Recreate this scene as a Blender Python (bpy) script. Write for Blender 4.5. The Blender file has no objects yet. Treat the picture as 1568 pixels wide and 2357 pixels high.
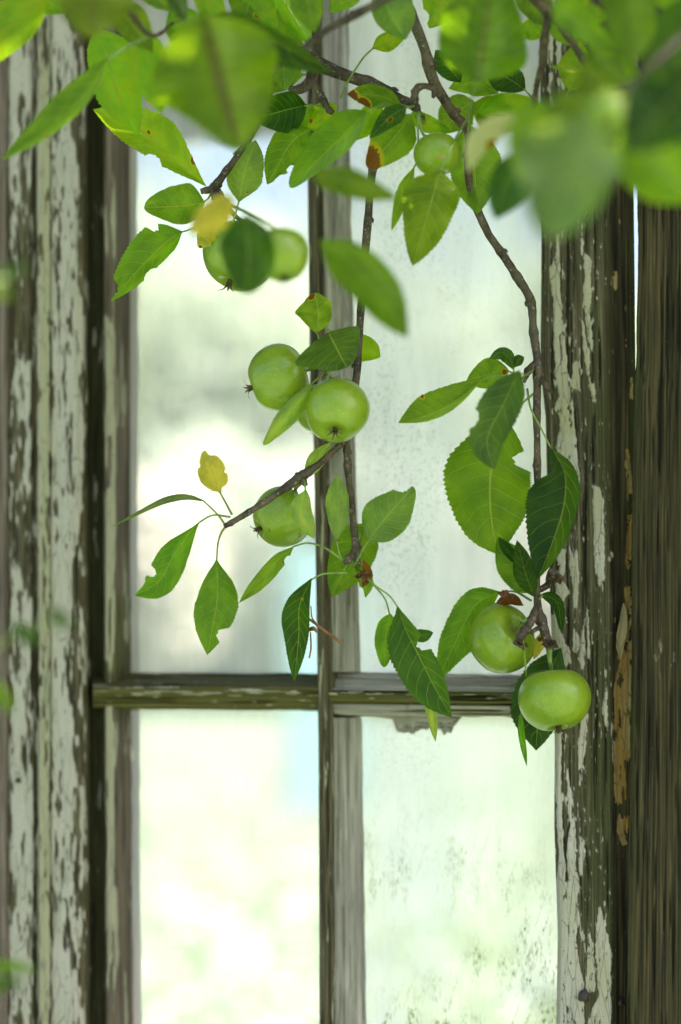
import bpy, math, random
import numpy as np
from mathutils import Vector, Matrix

random.seed(7)
RNG = np.random.default_rng(7)
SC = bpy.context.scene
COL = SC.collection

# ------------------------------------------------------------------ camera, light, exposure
PITCH = math.radians(2.1)
CAM_Z = 1.55
LENS = 85.0
IMH, IMW = 2357.0, 1568.0
K = 36.0 / LENS / IMH
cam_d = bpy.data.cameras.new("camera")
cam = bpy.data.objects.new("camera", cam_d)
COL.objects.link(cam)
cam.location = (0, 0, CAM_Z)
cam.rotation_euler = (math.pi / 2 + PITCH, 0, 0)
cam_d.lens = LENS
cam_d.sensor_width = 36.0
cam_d.clip_start = 0.05
cam_d.clip_end = 900
cam_d.dof.use_dof = True
cam_d.dof.focus_distance = 1.985
cam_d.dof.aperture_fstop = 2.35
SC.camera = cam

SUN_EL = math.radians(52)
SUN_AZ = math.radians(98)          # measured from +Y towards +X
w = bpy.data.worlds.new("World")
SC.world = w
w.use_nodes = True
nt = w.node_tree
bg = nt.nodes["Background"]
sky = nt.nodes.new("ShaderNodeTexSky")
sky.sky_type = 'NISHITA'
sky.sun_disc = False
sky.sun_elevation = SUN_EL
sky.sun_rotation = SUN_AZ
sky.air_density = 0.85
sky.dust_density = 5.0
sky.ozone_density = 1.0
nt.links.new(sky.outputs[0], bg.inputs[0])
bg.inputs[1].default_value = 0.08

sun_d = bpy.data.lights.new("sun", 'SUN')
sun_d.energy = 5.0
sun_d.angle = math.radians(1.0)
sun_d.color = (1.0, 0.965, 0.92)
sun = bpy.data.objects.new("sun", sun_d)
COL.objects.link(sun)
sdir = Vector((math.sin(SUN_AZ) * math.cos(SUN_EL), math.cos(SUN_AZ) * math.cos(SUN_EL), math.sin(SUN_EL)))
sun.rotation_euler = (-sdir).to_track_quat('-Z', 'Y').to_euler()
sun.location = (6, 4, 9)

SC.view_settings.view_transform = 'Standard'
SC.view_settings.look = 'None'
SC.view_settings.gamma = 1.0
SC.view_settings.use_curve_mapping = False
SC.view_settings.exposure = 2.42
SC.cycles.use_denoising = True
SC.cycles.max_bounces = 10
SC.cycles.transparent_max_bounces = 16
SC.cycles.sample_clamp_indirect = 8.0
SC.cycles.caustics_reflective = False
SC.cycles.caustics_refractive = False

# ------------------------------------------------------------------ geometry helpers
CP, SP = math.cos(PITCH), math.sin(PITCH)


def P(x, y, d):
    """point of the place seen in direction (x, y) of the photograph at depth d metres"""
    u = (x - IMW / 2) * K * d
    v = -(y - IMH / 2) * K * d
    return np.stack(np.broadcast_arrays(u, d * CP - v * SP, CAM_Z + d * SP + v * CP), -1)


TH = math.radians(18)
WN = np.array([-math.sin(TH), -math.cos(TH), 0.0])      # wall normal, towards the viewer
WR = np.array([math.cos(TH), -math.sin(TH), 0.0])       # along the wall to the right
WQ = P(np.array(1260.0), np.array(1178.0), np.array(2.05))


def W(x, y, t):
    """point on the wall plane pushed out by t metres"""
    x = np.asarray(x, float); y = np.asarray(y, float); t = np.asarray(t, float)
    a = P(x, y, np.ones(np.broadcast(x, y).shape)) - np.array([0, 0, CAM_Z])
    o = np.array([0, 0, CAM_Z])
    d = (t + (WQ - o) @ WN) / (a @ WN)
    return o + a * d[..., None]


def wall(s, t, z):
    """s metres to the right of the reference, t out of the wall, z height"""
    p = WQ + WR * s + WN * t
    return Vector((p[0], p[1], z))


_tab = RNG.random((256, 256))


def vnoise(x, y, seed=0):
    x = np.asarray(x, float) + seed * 17.31; y = np.asarray(y, float) + seed * 9.77
    xi = np.floor(x).astype(int); yi = np.floor(y).astype(int)
    fx = x - xi; fy = y - yi
    fx = fx * fx * (3 - 2 * fx); fy = fy * fy * (3 - 2 * fy)
    a = _tab[xi % 256, yi % 256]; b = _tab[(xi + 1) % 256, yi % 256]
    c = _tab[xi % 256, (yi + 1) % 256]; e = _tab[(xi + 1) % 256, (yi + 1) % 256]
    return (a * (1 - fx) + b * fx) * (1 - fy) + (c * (1 - fx) + e * fx) * fy


def fbm(x, y, seed=0, octv=4):
    s = 0; a = 0.5; n = 0
    for i in range(octv):
        s = s + a * vnoise(x * 2 ** i, y * 2 ** i, seed + i * 3); n += a; a *= 0.55
    return s / n


def catmull(pts, n):
    pts = np.asarray(pts, float)
    m = len(pts)
    if m == 2:
        tt = np.linspace(0, 1, n)[:, None]
        return pts[0] * (1 - tt) + pts[1] * tt
    ext = np.vstack([2 * pts[0] - pts[1], pts, 2 * pts[-1] - pts[-2]])
    out = []
    for q in np.linspace(0, m - 1 - 1e-9, n):
        i = int(q); f = q - i
        p0, p1, p2, p3 = ext[i], ext[i + 1], ext[i + 2], ext[i + 3]
        out.append(0.5 * ((2 * p1) + (-p0 + p2) * f + (2 * p0 - 5 * p1 + 4 * p2 - p3) * f * f + (-p0 + 3 * p1 - 3 * p2 + p3) * f ** 3))
    return np.array(out)


def mesh_obj(name, verts, faces, mat, parent=None, smooth=True, attrs=None, uv=None):
    verts = np.asarray(verts, float)
    if parent is not None:
        org = parent.get('_o', None)
        base = np.array(world_loc(parent))
        verts = verts - base
    me = bpy.data.meshes.new(name)
    me.from_pydata([tuple(v) for v in verts], [], [tuple(int(i) for i in f) for f in faces])
    if smooth:
        me.polygons.foreach_set('use_smooth', [True] * len(me.polygons))
    for k, val in (attrs or {}).items():
        a = me.attributes.new(k, 'FLOAT', 'POINT')
        a.data.foreach_set('value', np.asarray(val, np.float32).ravel())
    if uv is not None:
        l = me.uv_layers.new(name='UVMap')
        idx = np.zeros(len(me.loops), np.int32)
        me.loops.foreach_get('vertex_index', idx)
        l.data.foreach_set('uv', np.asarray(uv, np.float32)[idx].ravel())
    me.update()
    o = bpy.data.objects.new(name, me)
    if mat is not None:
        me.materials.append(mat)
    COL.objects.link(o)
    if parent is not None:
        o.parent = parent
    return o


def world_loc(o):
    p = Vector((0, 0, 0))
    while o is not None:
        p = p + o.location
        o = o.parent
    return p


def thing(name, label, cat, loc, group=None, kind=None):
    o = bpy.data.objects.new(name, None)
    o.empty_display_size = 0.05
    COL.objects.link(o)
    o.location = tuple(float(c) for c in loc)
    o['label'] = label
    o['category'] = cat
    if group:
        o['group'] = group
    if kind:
        o['kind'] = kind
    return o


def grid_faces(nr, nc, wrap=False):
    f = []
    for i in range(nr - 1):
        for j in range(nc if wrap else nc - 1):
            j2 = (j + 1) % nc
            f.append((i * nc + j, i * nc + j2, (i + 1) * nc + j2, (i + 1) * nc + j))
    return f


def tube(pts, radii, sides=8, n=None, rough=0.0, seed=0, cap=True, mult=None):
    """verts, faces of a round tube along pts"""
    pts = np.asarray(pts, float)
    n = n or max(2, len(pts))
    rad = np.interp(np.linspace(0, 1, n), np.linspace(0, 1, len(radii)), radii)
    if mult is not None: rad = rad * mult
    c = catmull(pts, n)
    tan = np.gradient(c, axis=0)
    tan /= np.linalg.norm(tan, axis=1)[:, None] + 1e-12
    ref = np.array([0.31, -0.9, 0.3])
    verts = []
    for i in range(n):
        a = np.cross(tan[i], ref); a /= np.linalg.norm(a) + 1e-12
        b = np.cross(tan[i], a)
        th = np.linspace(0, 2 * math.pi, sides, endpoint=False)
        r = rad[i] * np.ones(sides)
        if rough:
            r = r * (1 + rough * (fbm(th * 1.1 + 5, np.full(sides, i * 0.35), seed, 3) - 0.5) * 2)
        verts.append(c[i] + np.cos(th)[:, None] * a * r[:, None] + np.sin(th)[:, None] * b * r[:, None])
    verts = np.vstack(verts)
    faces = grid_faces(n, sides, True)
    if cap:
        k = len(verts)
        verts = np.vstack([verts, c[0], c[-1]])
        for j in range(sides):
            faces.append((k, (j + 1) % sides, j))
            faces.append((k + 1, (n - 1) * sides + j, (n - 1) * sides + (j + 1) % sides))
    return verts, faces


class MB:
    def __init__(s):
        s.v = []; s.f = []; s.n = 0

    def add(s, v, f):
        v = np.asarray(v, float)
        s.v.append(v)
        s.f += [tuple(i + s.n for i in q) for q in f]
        s.n += len(v)
        return s

    def box(s, c, size, rz=0.0):
        sx, sy, sz = [q / 2 for q in size]
        v = np.array([(x, y, z) for x in (-sx, sx) for y in (-sy, sy) for z in (-sz, sz)], float)
        cr, sr = math.cos(rz), math.sin(rz)
        v = np.stack([v[:, 0] * cr - v[:, 1] * sr, v[:, 0] * sr + v[:, 1] * cr, v[:, 2]], 1) + np.array(c)
        return s.add(v, [(0, 1, 3, 2), (4, 6, 7, 5), (0, 4, 5, 1), (2, 3, 7, 6), (0, 2, 6, 4), (1, 5, 7, 3)])

    def build(s, name, mat, parent=None, smooth=False):
        return mesh_obj(name, np.vstack(s.v), s.f, mat, parent, smooth)


# ------------------------------------------------------------------ materials
class NT:
    def __init__(s, name):
        s.m = bpy.data.materials.new(name); s.m.use_nodes = True
        s.t = s.m.node_tree
        s.t.nodes.clear()
        s.out = s.t.nodes.new('ShaderNodeOutputMaterial')

    def n(s, typ, ins=None, **props):
        nd = s.t.nodes.new(typ)
        for k, v in props.items():
            setattr(nd, k, v)
        for k, v in (ins or {}).items():
            s.set(nd, k, v)
        return nd

    def set(s, nd, k, v):
        if hasattr(v, 'default_value') or hasattr(v, 'is_output'):
            s.t.links.new(v, nd.inputs[k])
        else:
            if isinstance(v, (tuple, list)) and len(v) == 3 and nd.inputs[k].type == 'RGBA':
                v = tuple(v) + (1,)
            nd.inputs[k].default_value = v

    def math(s, op, a, b=None, c=None, clamp=False):
        nd = s.n('ShaderNodeMath', {0: a}, operation=op, use_clamp=clamp)
        if b is not None: s.set(nd, 1, b)
        if c is not None: s.set(nd, 2, c)
        return nd.outputs[0]

    def mix(s, f, a, b, blend='MIX', clamp=False):
        nd = s.n('ShaderNodeMix', data_type='RGBA', blend_type=blend, clamp_result=clamp)
        s.set(nd, 0, f); s.set(nd, 6, a); s.set(nd, 7, b)
        return nd.outputs[2]

    def noise(s, vec, scale=1.0, detail=4, rough=0.55, dist=0.0):
        nd = s.n('ShaderNodeTexNoise', {'Vector': vec, 'Scale': scale, 'Detail': detail, 'Roughness': rough, 'Distortion': dist})
        return nd.outputs[0]

    def ramp(s, fac, stops):
        nd = s.n('ShaderNodeValToRGB', {0: fac})
        cr = nd.color_ramp
        while len(cr.elements) < len(stops):
            cr.elements.new(0.5)
        for e, (p, c) in zip(cr.elements, stops):
            e.position = p
            e.color = tuple(c) + (1,) if len(c) == 3 else c
        return nd.outputs[0]

    def step(s, x, lo, hi):
        nd = s.n('ShaderNodeMapRange', {0: x, 1: lo, 2: hi}, interpolation_type='SMOOTHSTEP')
        return nd.outputs[0]

    def attr(s, name):
        return s.n('ShaderNodeAttribute', attribute_name=name).outputs['Fac']

    def vmul(s, vec, v):
        return s.n('ShaderNodeVectorMath', {0: vec, 1: v}, operation='MULTIPLY').outputs[0]

    def vadd(s, vec, v):
        return s.n('ShaderNodeVectorMath', {0: vec, 1: v}, operation='ADD').outputs[0]

    def bump(s, h, strength, dist, nrm=None):
        nd = s.n('ShaderNodeBump', {'Height': h, 'Strength': strength, 'Distance': dist})
        if nrm is not None: s.set(nd, 'Normal', nrm)
        return nd.outputs[0]

    def finish(s, shader):
        s.t.links.new(shader, s.out.inputs[0])
        return s.m


def mat_simple(name, col, rough=0.7, var=0.3, scale=8.0, spec=0.3, bump=0.0):
    q = NT(name)
    tc = q.n('ShaderNodeTexCoord').outputs['Object']
    n = q.noise(tc, scale, 5)
    c = q.mix(q.step(n, 0.3, 0.7), tuple(x * (1 - var) for x in col), tuple(min(1, x * (1 + var)) for x in col))
    p = q.n('ShaderNodeBsdfPrincipled', {'Base Color': c, 'Roughness': rough, 'Specular IOR Level': spec})
    if bump:
        q.set(p, 'Normal', q.bump(n, 0.6, bump))
    return q.finish(p.outputs[0])


def mat_timber(name, dark, light, mossc=(0.036, 0.042, 0.009), grain=1.0, moss_amt=0.5, soft=0.03):
    """weathered timber with peeling paint where the surface carries it"""
    q = NT(name)
    uv = q.n('ShaderNodeTexCoord').outputs['UV']
    oi = q.n('ShaderNodeObjectInfo').outputs['Random']
    off = q.n('ShaderNodeCombineXYZ', {0: q.math('MULTIPLY', oi, 7.0), 1: q.math('MULTIPLY', oi, 31.0), 2: 0.0}).outputs[0]
    uv = q.vadd(uv, off)
    wv = q.noise(q.vmul(uv, (12, 2.0, 1)), 1.0, 2)
    wuv = q.vadd(uv, q.n('ShaderNodeCombineXYZ', {0: q.math('MULTIPLY', q.math('SUBTRACT', wv, 0.5), 0.003), 1: 0.0, 2: 0.0}).outputs[0])
    g1 = q.noise(q.vmul(wuv, (235 * grain, 3.0, 1)), 1.0, 5, 0.7)
    g2 = q.noise(q.vmul(wuv, (430 * grain, 9, 1)), 1.0, 3, 0.6)
    g3 = q.noise(q.vmul(uv, (34, 9, 1)), 1.0, 5, 0.65)
    gf = q.math('ADD', q.math('MULTIPLY', g1, 0.6), q.math('MULTIPLY', g2, 0.4))
    wood = q.mix(q.step(gf, 0.38, 0.64), dark, light)
    wood = q.mix(q.math('MULTIPLY', q.step(g2, 0.57, 0.64), 0.32), wood, tuple(x * 1.7 for x in light))
    wood = q.mix(q.math('MULTIPLY', q.step(g3, 0.4, 0.75), 0.45), wood, tuple(x * 0.45 for x in dark))
    ms = q.attr('moss')
    mo = q.step(q.math('ADD', q.math('MULTIPLY', ms, 0.9), q.math('MULTIPLY', q.noise(q.vmul(uv, (70, 18, 1)), 1.0, 5, 0.7), 0.75)), 0.62 + 0.25 * (0.5 - moss_amt), 0.95)
    wood = q.mix(q.math('MULTIPLY', mo, 0.75), wood, mossc)
    wood = q.mix(q.math('MULTIPLY', q.attr('crk'), 0.5), wood, tuple(x * 0.3 for x in dark))
    # paint
    pa = q.attr('paint')
    en = q.noise(q.vmul(uv, (500, 130, 1)), 1.0, 4, 0.6)
    pm = q.step(q.math('ADD', pa, q.math('MULTIPLY', q.math('SUBTRACT', en, 0.5), 0.28)), 0.5 - soft, 0.5 + soft)
    tone = q.attr('tone')
    pn = q.noise(q.vmul(uv, (60, 14, 1)), 1.0, 5, 0.65)
    pcol = q.mix(tone, (0.44, 0.40, 0.335), (0.34, 0.315, 0.185))
    pcol = q.mix(q.math('MULTIPLY', q.step(pn, 0.45, 0.8), 0.6), pcol, (0.27, 0.26, 0.19))
    fl = q.noise(q.vmul(uv, (700, 420, 1)), 1.0, 3, 0.6)
    pcol = q.mix(q.math('MULTIPLY', q.step(fl, 0.56, 0.66), 0.5), pcol, (0.16, 0.15, 0.10))
    crk = q.n('ShaderNodeTexVoronoi', {'Vector': q.vmul(wuv, (130, 26, 1)), 'Scale': 1.0}, feature='DISTANCE_TO_EDGE').outputs[0]
    cm = q.math('MULTIPLY', q.math('SUBTRACT', 1.0, q.step(crk, 0.0, 0.035)), q.step(pn, 0.35, 0.6))
    pcol = q.mix(q.math('MULTIPLY', cm, 0.6), pcol, (0.13, 0.12, 0.08))
    och = q.attr('ochre')
    ocol = q.mix(q.step(pn, 0.35, 0.7), (0.26, 0.145, 0.025), (0.30, 0.225, 0.10))
    ocol = q.mix(q.math('MULTIPLY', cm, 0.8), ocol, (0.07, 0.045, 0.015))
    pcol = q.mix(och, pcol, ocol)
    halo = q.step(q.math('ADD', pa, q.math('MULTIPLY', q.math('SUBTRACT', en, 0.5), 0.35)), 0.16, 0.5)
    wood = q.mix(q.math('MULTIPLY', halo, q.math('MULTIPLY', q.math('SUBTRACT', 1.0, och), 0.5)), wood, (0.20, 0.185, 0.135))
    col = q.mix(pm, wood, pcol)
    h = q.math('ADD', q.math('MULTIPLY', q.math('SUBTRACT', 1.0, pm), q.math('MULTIPLY', gf, 1.0)), q.math('MULTIPLY', pm, 1.1))
    h = q.math('SUBTRACT', h, q.math('MULTIPLY', cm, q.math('MULTIPLY', pm, 0.4)))
    p = q.n('ShaderNodeBsdfPrincipled', {'Base Color': col, 'Roughness': q.math('SUBTRACT', 0.85, q.math('MULTIPLY', pm, 0.2)),
                                         'Specular IOR Level': 0.3, 'Normal': q.bump(h, 0.85, 0.0022)})
    return q.finish(p.outputs[0])


def mat_leaf():
    q = NT('apple_leaf')
    uv = q.n('ShaderNodeTexCoord').outputs['UV']
    sep = q.n('ShaderNodeSeparateXYZ', {0: uv})
    oi = q.n('ShaderNodeObjectInfo')
    base = oi.outputs['Color']; rnd = oi.outputs['Random']
    au = q.math('ABSOLUTE', q.math('SUBTRACT', q.math('MULTIPLY', sep.outputs[0], 2.0), 1.0))
    v = sep.outputs[1]
    off = q.n('ShaderNodeCombineXYZ', {0: q.math('MULTIPLY', rnd, 13.0), 1: q.math('MULTIPLY', rnd, 57.0), 2: 0.0}).outputs[0]
    uvo = q.vadd(uv, off)
    wob = q.math('MULTIPLY', q.math('SUBTRACT', q.noise(q.vmul(uvo, (3, 5, 1)), 1.0, 2), 0.5), 0.10)
    mid = q.math('SUBTRACT', 1.0, q.step(au, 0.012, 0.04))
    lat = q.math('FRACT', q.math('ADD', q.math('MULTIPLY', v, 8.5), q.math('ADD', q.math('MULTIPLY', q.math('POWER', au, 1.25), -1.55), q.math('MULTIPLY', wob, 4.0))))
    lat = q.math('ABSOLUTE', q.math('SUBTRACT', lat, 0.5))
    latm = q.math('MULTIPLY', q.step(lat, 0.455, 0.49), q.math('SUBTRACT', 1.0, q.step(au, 0.7, 0.98)))
    net = q.n('ShaderNodeTexVoronoi', {'Vector': q.vmul(uvo, (26, 44, 1)), 'Scale': 1.0}, feature='DISTANCE_TO_EDGE').outputs[0]
    netm = q.math('SUBTRACT', 1.0, q.step(net, 0.0, 0.09))
    vein = q.math('MAXIMUM', mid, q.math('MULTIPLY', latm, 0.75))
    big = q.noise(q.vmul(uvo, (2.2, 3.0, 1)), 1.0, 3)
    c = q.mix(q.step(big, 0.3, 0.7), q.mix(1.0, base, (0.70, 0.76, 0.8), 'MULTIPLY'), q.mix(1.0, base, (1.22, 1.14, 0.95), 'MULTIPLY'))
    c = q.mix(q.math('MULTIPLY', netm, 0.28), c, q.mix(1.0, c, (0.6, 0.65, 0.6), 'MULTIPLY'))
    c = q.mix(q.math('MULTIPLY', vein, 0.75), c, q.mix(0.55, c, (0.46, 0.50, 0.14)))
    c = q.mix(q.math('MULTIPLY', q.attr('rib'), q.math('SUBTRACT', 1.0, q.step(au, 0.03, 0.17))), c, (0.075, 0.065, 0.008))
    # blemishes
    sp = q.step(q.noise(q.vmul(uvo, (11, 19, 1)), 1.0, 2), 0.74, 0.78)
    br = q.math('MAXIMUM', q.math('MULTIPLY', sp, 0.7), q.step(q.math('ADD', q.attr('brown'), q.math('MULTIPLY', q.math('SUBTRACT', q.noise(q.vmul(uvo, (16, 26, 1)), 1.0, 3), 0.5), 0.5)), 0.5, 0.62))
    ye = q.step(q.attr('brown'), 0.28, 0.5)
    c = q.mix(ye, c, (0.50, 0.36, 0.02))
    c = q.mix(br, c, (0.16, 0.065, 0.02))
    under = q.mix(0.42, c, (0.36, 0.42, 0.24))
    geo = q.math('MAXIMUM', q.n('ShaderNodeNewGeometry').outputs['Backfacing'], q.step(q.attr('pale'), 0.3, 0.6))  # pale paints one half in the underside tone, as if catching light
    refl = q.mix(geo, c, under)
    tr = q.mix(1.0, c, (3.1, 3.0, 0.6), 'MULTIPLY', True)
    tr = q.mix(q.attr('yel'), tr, q.mix(1.0, c, (1.2, 1.62, 1.4), 'MULTIPLY', True))
    tr = q.mix(q.math('MULTIPLY', vein, 0.45), tr, q.mix(0.6, tr, (0.62, 0.68, 0.16)))
    h = q.math('ADD', q.math('MULTIPLY', vein, -1.0), q.math('MULTIPLY', netm, -0.25))
    nm = q.bump(h, 0.7, 0.0012)
    ro = q.math('ADD', 0.38, q.math('MULTIPLY', geo, 0.3))
    p = q.n('ShaderNodeBsdfPrincipled', {'Base Color': refl, 'Roughness': ro, 'Specular IOR Level': 0.5, 'Normal': nm})
    t = q.n('ShaderNodeBsdfTranslucent', {'Color': tr, 'Normal': nm})
    mx = q.n('ShaderNodeMixShader', {0: 0.71})
    q.t.links.new(p.outputs[0], mx.inputs[1]); q.t.links.new(t.outputs[0], mx.inputs[2])
    return q.finish(mx.outputs[0])


def mat_apple():
    q = NT('apple_skin')
    tc = q.n('ShaderNodeTexCoord').outputs['Object']
    uv = q.n('ShaderNodeTexCoord').outputs['UV']
    oi = q.n('ShaderNodeObjectInfo')
    tco = q.vadd(tc, q.n('ShaderNodeCombineXYZ', {0: oi.outputs['Random'], 1: oi.outputs['Random'], 2: 0.0}).outputs[0])
    n1 = q.noise(tco, 38.0, 3)
    n2 = q.noise(tco, 420.0, 3)
    c = q.mix(q.step(n1, 0.3, 0.7), (0.165, 0.275, 0.005), (0.245, 0.360, 0.012))
    sep = q.n('ShaderNodeSeparateXYZ', {0: uv})
    v = sep.outputs[1]
    st = q.noise(q.vmul(uv, (34, 2.5, 1)), 1.0, 4)
    c = q.mix(q.math('MULTIPLY', q.step(st, 0.4, 0.75), 0.3), c, (0.31, 0.39, 0.07))
    c = q.mix(q.math('MULTIPLY', q.step(n2, 0.62, 0.75), 0.18), c, (0.55, 0.62, 0.25))
    le = q.n('ShaderNodeTexVoronoi', {'Vector': tco, 'Scale': 260.0}).outputs[0]
    c = q.mix(q.math('MULTIPLY', q.math('SUBTRACT', 1.0, q.step(le, 0.10, 0.20)), 0.4), c, (0.46, 0.50, 0.22))
    c = q.mix(q.math('MULTIPLY', q.step(q.noise(tco, 75.0, 4, 0.7), 0.52, 0.72), 0.35), c, (0.28, 0.37, 0.035))
    sc_ = q.step(q.noise(tco, 150.0, 3, 0.6), 0.69, 0.72)
    c = q.mix(q.math('MULTIPLY', sc_, 0.7), c, (0.13, 0.10, 0.03))
    rus = q.step(q.math('ADD', q.attr('brown'), q.math('MULTIPLY', q.math('SUBTRACT', q.noise(tco, 260.0, 5, 0.7), 0.5), 0.9)), 0.5, 0.7)
    c = q.mix(q.math('MULTIPLY', rus, 0.8), c, (0.30, 0.21, 0.08))
    rs = q.math('ADD', 0.24, q.math('MULTIPLY', n1, 0.14))
    p = q.n('ShaderNodeBsdfPrincipled', {'Base Color': c, 'Roughness': rs, 'Specular IOR Level': 0.55, 'Coat Weight': 0.12, 'Coat Roughness': 0.12, 'Subsurface Weight': 0.25,
                                         'Subsurface Radius': (0.004, 0.006, 0.002), 'Subsurface Scale': 1.0,
                                         'Normal': q.bump(n2, 0.08, 0.0006)})
    return q.finish(p.outputs[0])


def mat_bark():
    q = NT('apple_bark')
    tc = q.n('ShaderNodeTexCoord').outputs['Object']
    n1 = q.noise(tc, 90.0, 5, 0.65)
    n2 = q.noise(tc, 420.0, 4, 0.6)
    n3 = q.noise(tc, 26.0, 3)
    c = q.mix(q.step(n1, 0.32, 0.68), (0.022, 0.015, 0.007), (0.105, 0.078, 0.045))
    c = q.mix(q.math('MULTIPLY', q.step(n3, 0.45, 0.75), 0.5), c, (0.075, 0.078, 0.035))
    c = q.mix(q.math('MULTIPLY', q.step(n2, 0.60, 0.66), 0.7), c, (0.30, 0.27, 0.20))
    p = q.n('ShaderNodeBsdfPrincipled', {'Base Color': c, 'Roughness': 0.6, 'Specular IOR Level': 0.35,
                                         'Normal': q.bump(q.math('ADD', n1, q.math('MULTIPLY', n2, 0.5)), 0.6, 0.0012)})
    return q.finish(p.outputs[0])


def mat_plain(name, col, rough=0.5, trans=0.0, tcol=None, spec=0.4):
    q = NT(name)
    tc = q.n('ShaderNodeTexCoord').outputs['Object']
    n = q.noise(tc, 150.0, 4)
    c = q.mix(q.step(n, 0.3, 0.7), tuple(x * 0.7 for x in col), tuple(min(1, x * 1.25) for x in col))
    p = q.n('ShaderNodeBsdfPrincipled', {'Base Color': c, 'Roughness': rough, 'Specular IOR Level': spec, 'Normal': q.bump(n, 0.4, 0.001)})
    if not trans:
        return q.finish(p.outputs[0])
    t = q.n('ShaderNodeBsdfTranslucent', {'Color': tcol or col})
    mx = q.n('ShaderNodeMixShader', {0: trans})
    q.t.links.new(p.outputs[0], mx.inputs[1]); q.t.links.new(t.outputs[0], mx.inputs[2])
    return q.finish(mx.outputs[0])


def mat_pane(name, film, speck, streak, low=0.0):
    """old window glass under dust and algae; the left panes get an added pale veil"""
    q = NT(name)
    uv = q.n('ShaderNodeTexCoord').outputs['UV']
    sep = q.n('ShaderNodeSeparateXYZ', {0: uv})
    n0 = q.noise(q.vmul(uv, (6, 3.0, 1)), 1.0, 4, 0.6)
    n1 = q.noise(q.vmul(uv, (60, 9, 1)), 1.0, 4, 0.65)
    f = q.math('MULTIPLY', q.math('ADD', q.math('ADD', 0.62, q.math('MULTIPLY', n0, 0.55)), q.math('MULTIPLY', q.math('SUBTRACT', n1, 0.5), 0.3)), film, clamp=True)
    duster = q.mix(q.step(n1, 0.3, 0.7), (0.86, 0.88, 0.95), (0.93, 0.93, 0.99))
    # mould specks in loose colonies, and runs of algae lower down
    colony = q.step(q.noise(q.vmul(uv, (11, 7, 1)), 1.0, 4, 0.7), 0.42, 0.60)
    band = q.math('SUBTRACT', 1.0, q.step(q.math('ABSOLUTE', q.math('SUBTRACT', q.math('ADD', sep.outputs[0], q.math('MULTIPLY', q.math('SUBTRACT', n0, .5), .06)), 0.868)), 0.012, 0.065))
    colony = q.math('MULTIPLY', colony, q.math('ADD', q.math('MULTIPLY', band, 0.75), 0.3))
    f = q.math('ADD', f, q.math('MULTIPLY', band, 0.16 if speck else 0.0), clamp=True)
    sp1 = q.step(q.noise(q.vmul(uv, (330, 260, 1)), 1.0, 3, 0.65), 0.53, 0.61)
    sp2 = q.step(q.noise(q.vmul(uv, (120, 90, 1)), 1.0, 4, 0.7), 0.55, 0.66)
    s1 = q.math('MULTIPLY', q.math('MULTIPLY', colony, q.math('ADD', q.math('MULTIPLY', sp1, 0.6), q.math('MULTIPLY', sp2, 0.4))), speck)
    rot = q.n('ShaderNodeVectorRotate', {'Vector': uv, 'Angle': 0.35}).outputs[0]
    r1 = q.step(q.noise(q.vmul(uv, (62, 13, 1)), 1.0, 5, 0.72), 0.47, 0.64)
    r2 = q.step(q.noise(q.vmul(rot, (120, 10, 1)), 1.0, 5, 0.7), 0.50, 0.66)
    fine = q.step(q.noise(q.vmul(uv, (420, 150, 1)), 1.0, 4, 0.7), 0.42, 0.62)
    lowm = q.math('SUBTRACT', 1.0, q.step(sep.outputs[1], low - 0.16, low + 0.02))
    patch = q.step(q.noise(q.vmul(uv, (13, 7, 1)), 1.0, 3, 0.6), 0.33, 0.55)
    s2 = q.math('MULTIPLY', q.math('MULTIPLY', q.math('MAXIMUM', r1, r2), fine), q.math('MULTIPLY', q.math('MULTIPLY', lowm, patch), streak))
    s = q.math('MAXIMUM', s1, s2)
    dcol = q.mix(q.math('MULTIPLY', s2, 1.0, clamp=True), (0.30, 0.30, 0.22), (0.21, 0.235, 0.045))
    duster = q.mix(q.math('MULTIPLY', q.math('MULTIPLY', lowm, q.step(q.noise(q.vmul(uv, (9, 6, 1)), 1.0, 3), 0.38, 0.62)), 0.55 * min(1.0, streak)), duster, (0.78, 0.86, 0.50))
    tr = q.n('ShaderNodeBsdfTransparent', {'Color': (0.97, 0.985, 0.975)})
    du = q.n('ShaderNodeBsdfTranslucent', {'Color': duster})
    dr = q.n('ShaderNodeBsdfDiffuse', {'Color': duster})
    dm = q.n('ShaderNodeMixShader', {0: 0.18})
    q.t.links.new(du.outputs[0], dm.inputs[1]); q.t.links.new(dr.outputs[0], dm.inputs[2])
    a = q.n('ShaderNodeMixShader', {0: f})
    q.t.links.new(tr.outputs[0], a.inputs[1]); q.t.links.new(dm.outputs[0], a.inputs[2])
    dirt = q.n('ShaderNodeBsdfDiffuse', {'Color': dcol})
    b = q.n('ShaderNodeMixShader', {0: q.math('MULTIPLY', s, 0.66, clamp=True)})
    q.t.links.new(a.outputs[0], b.inputs[1]); q.t.links.new(dirt.outputs[0], b.inputs[2])
    gl = q.n('ShaderNodeBsdfGlossy', {'Roughness': 0.06, 'Color': (0.9, 0.95, 0.95), 'Normal': q.bump(q.noise(uv, 14.0, 2), 0.15, 0.002)})
    fr = q.n('ShaderNodeFresnel', {'IOR': 1.45}).outputs[0]
    m2 = q.n('ShaderNodeMixShader', {0: q.math('MULTIPLY', fr, 0.9)})
    q.t.links.new(b.outputs[0], m2.inputs[1]); q.t.links.new(gl.outputs[0], m2.inputs[2])
    return q.finish(m2.outputs[0])


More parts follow.
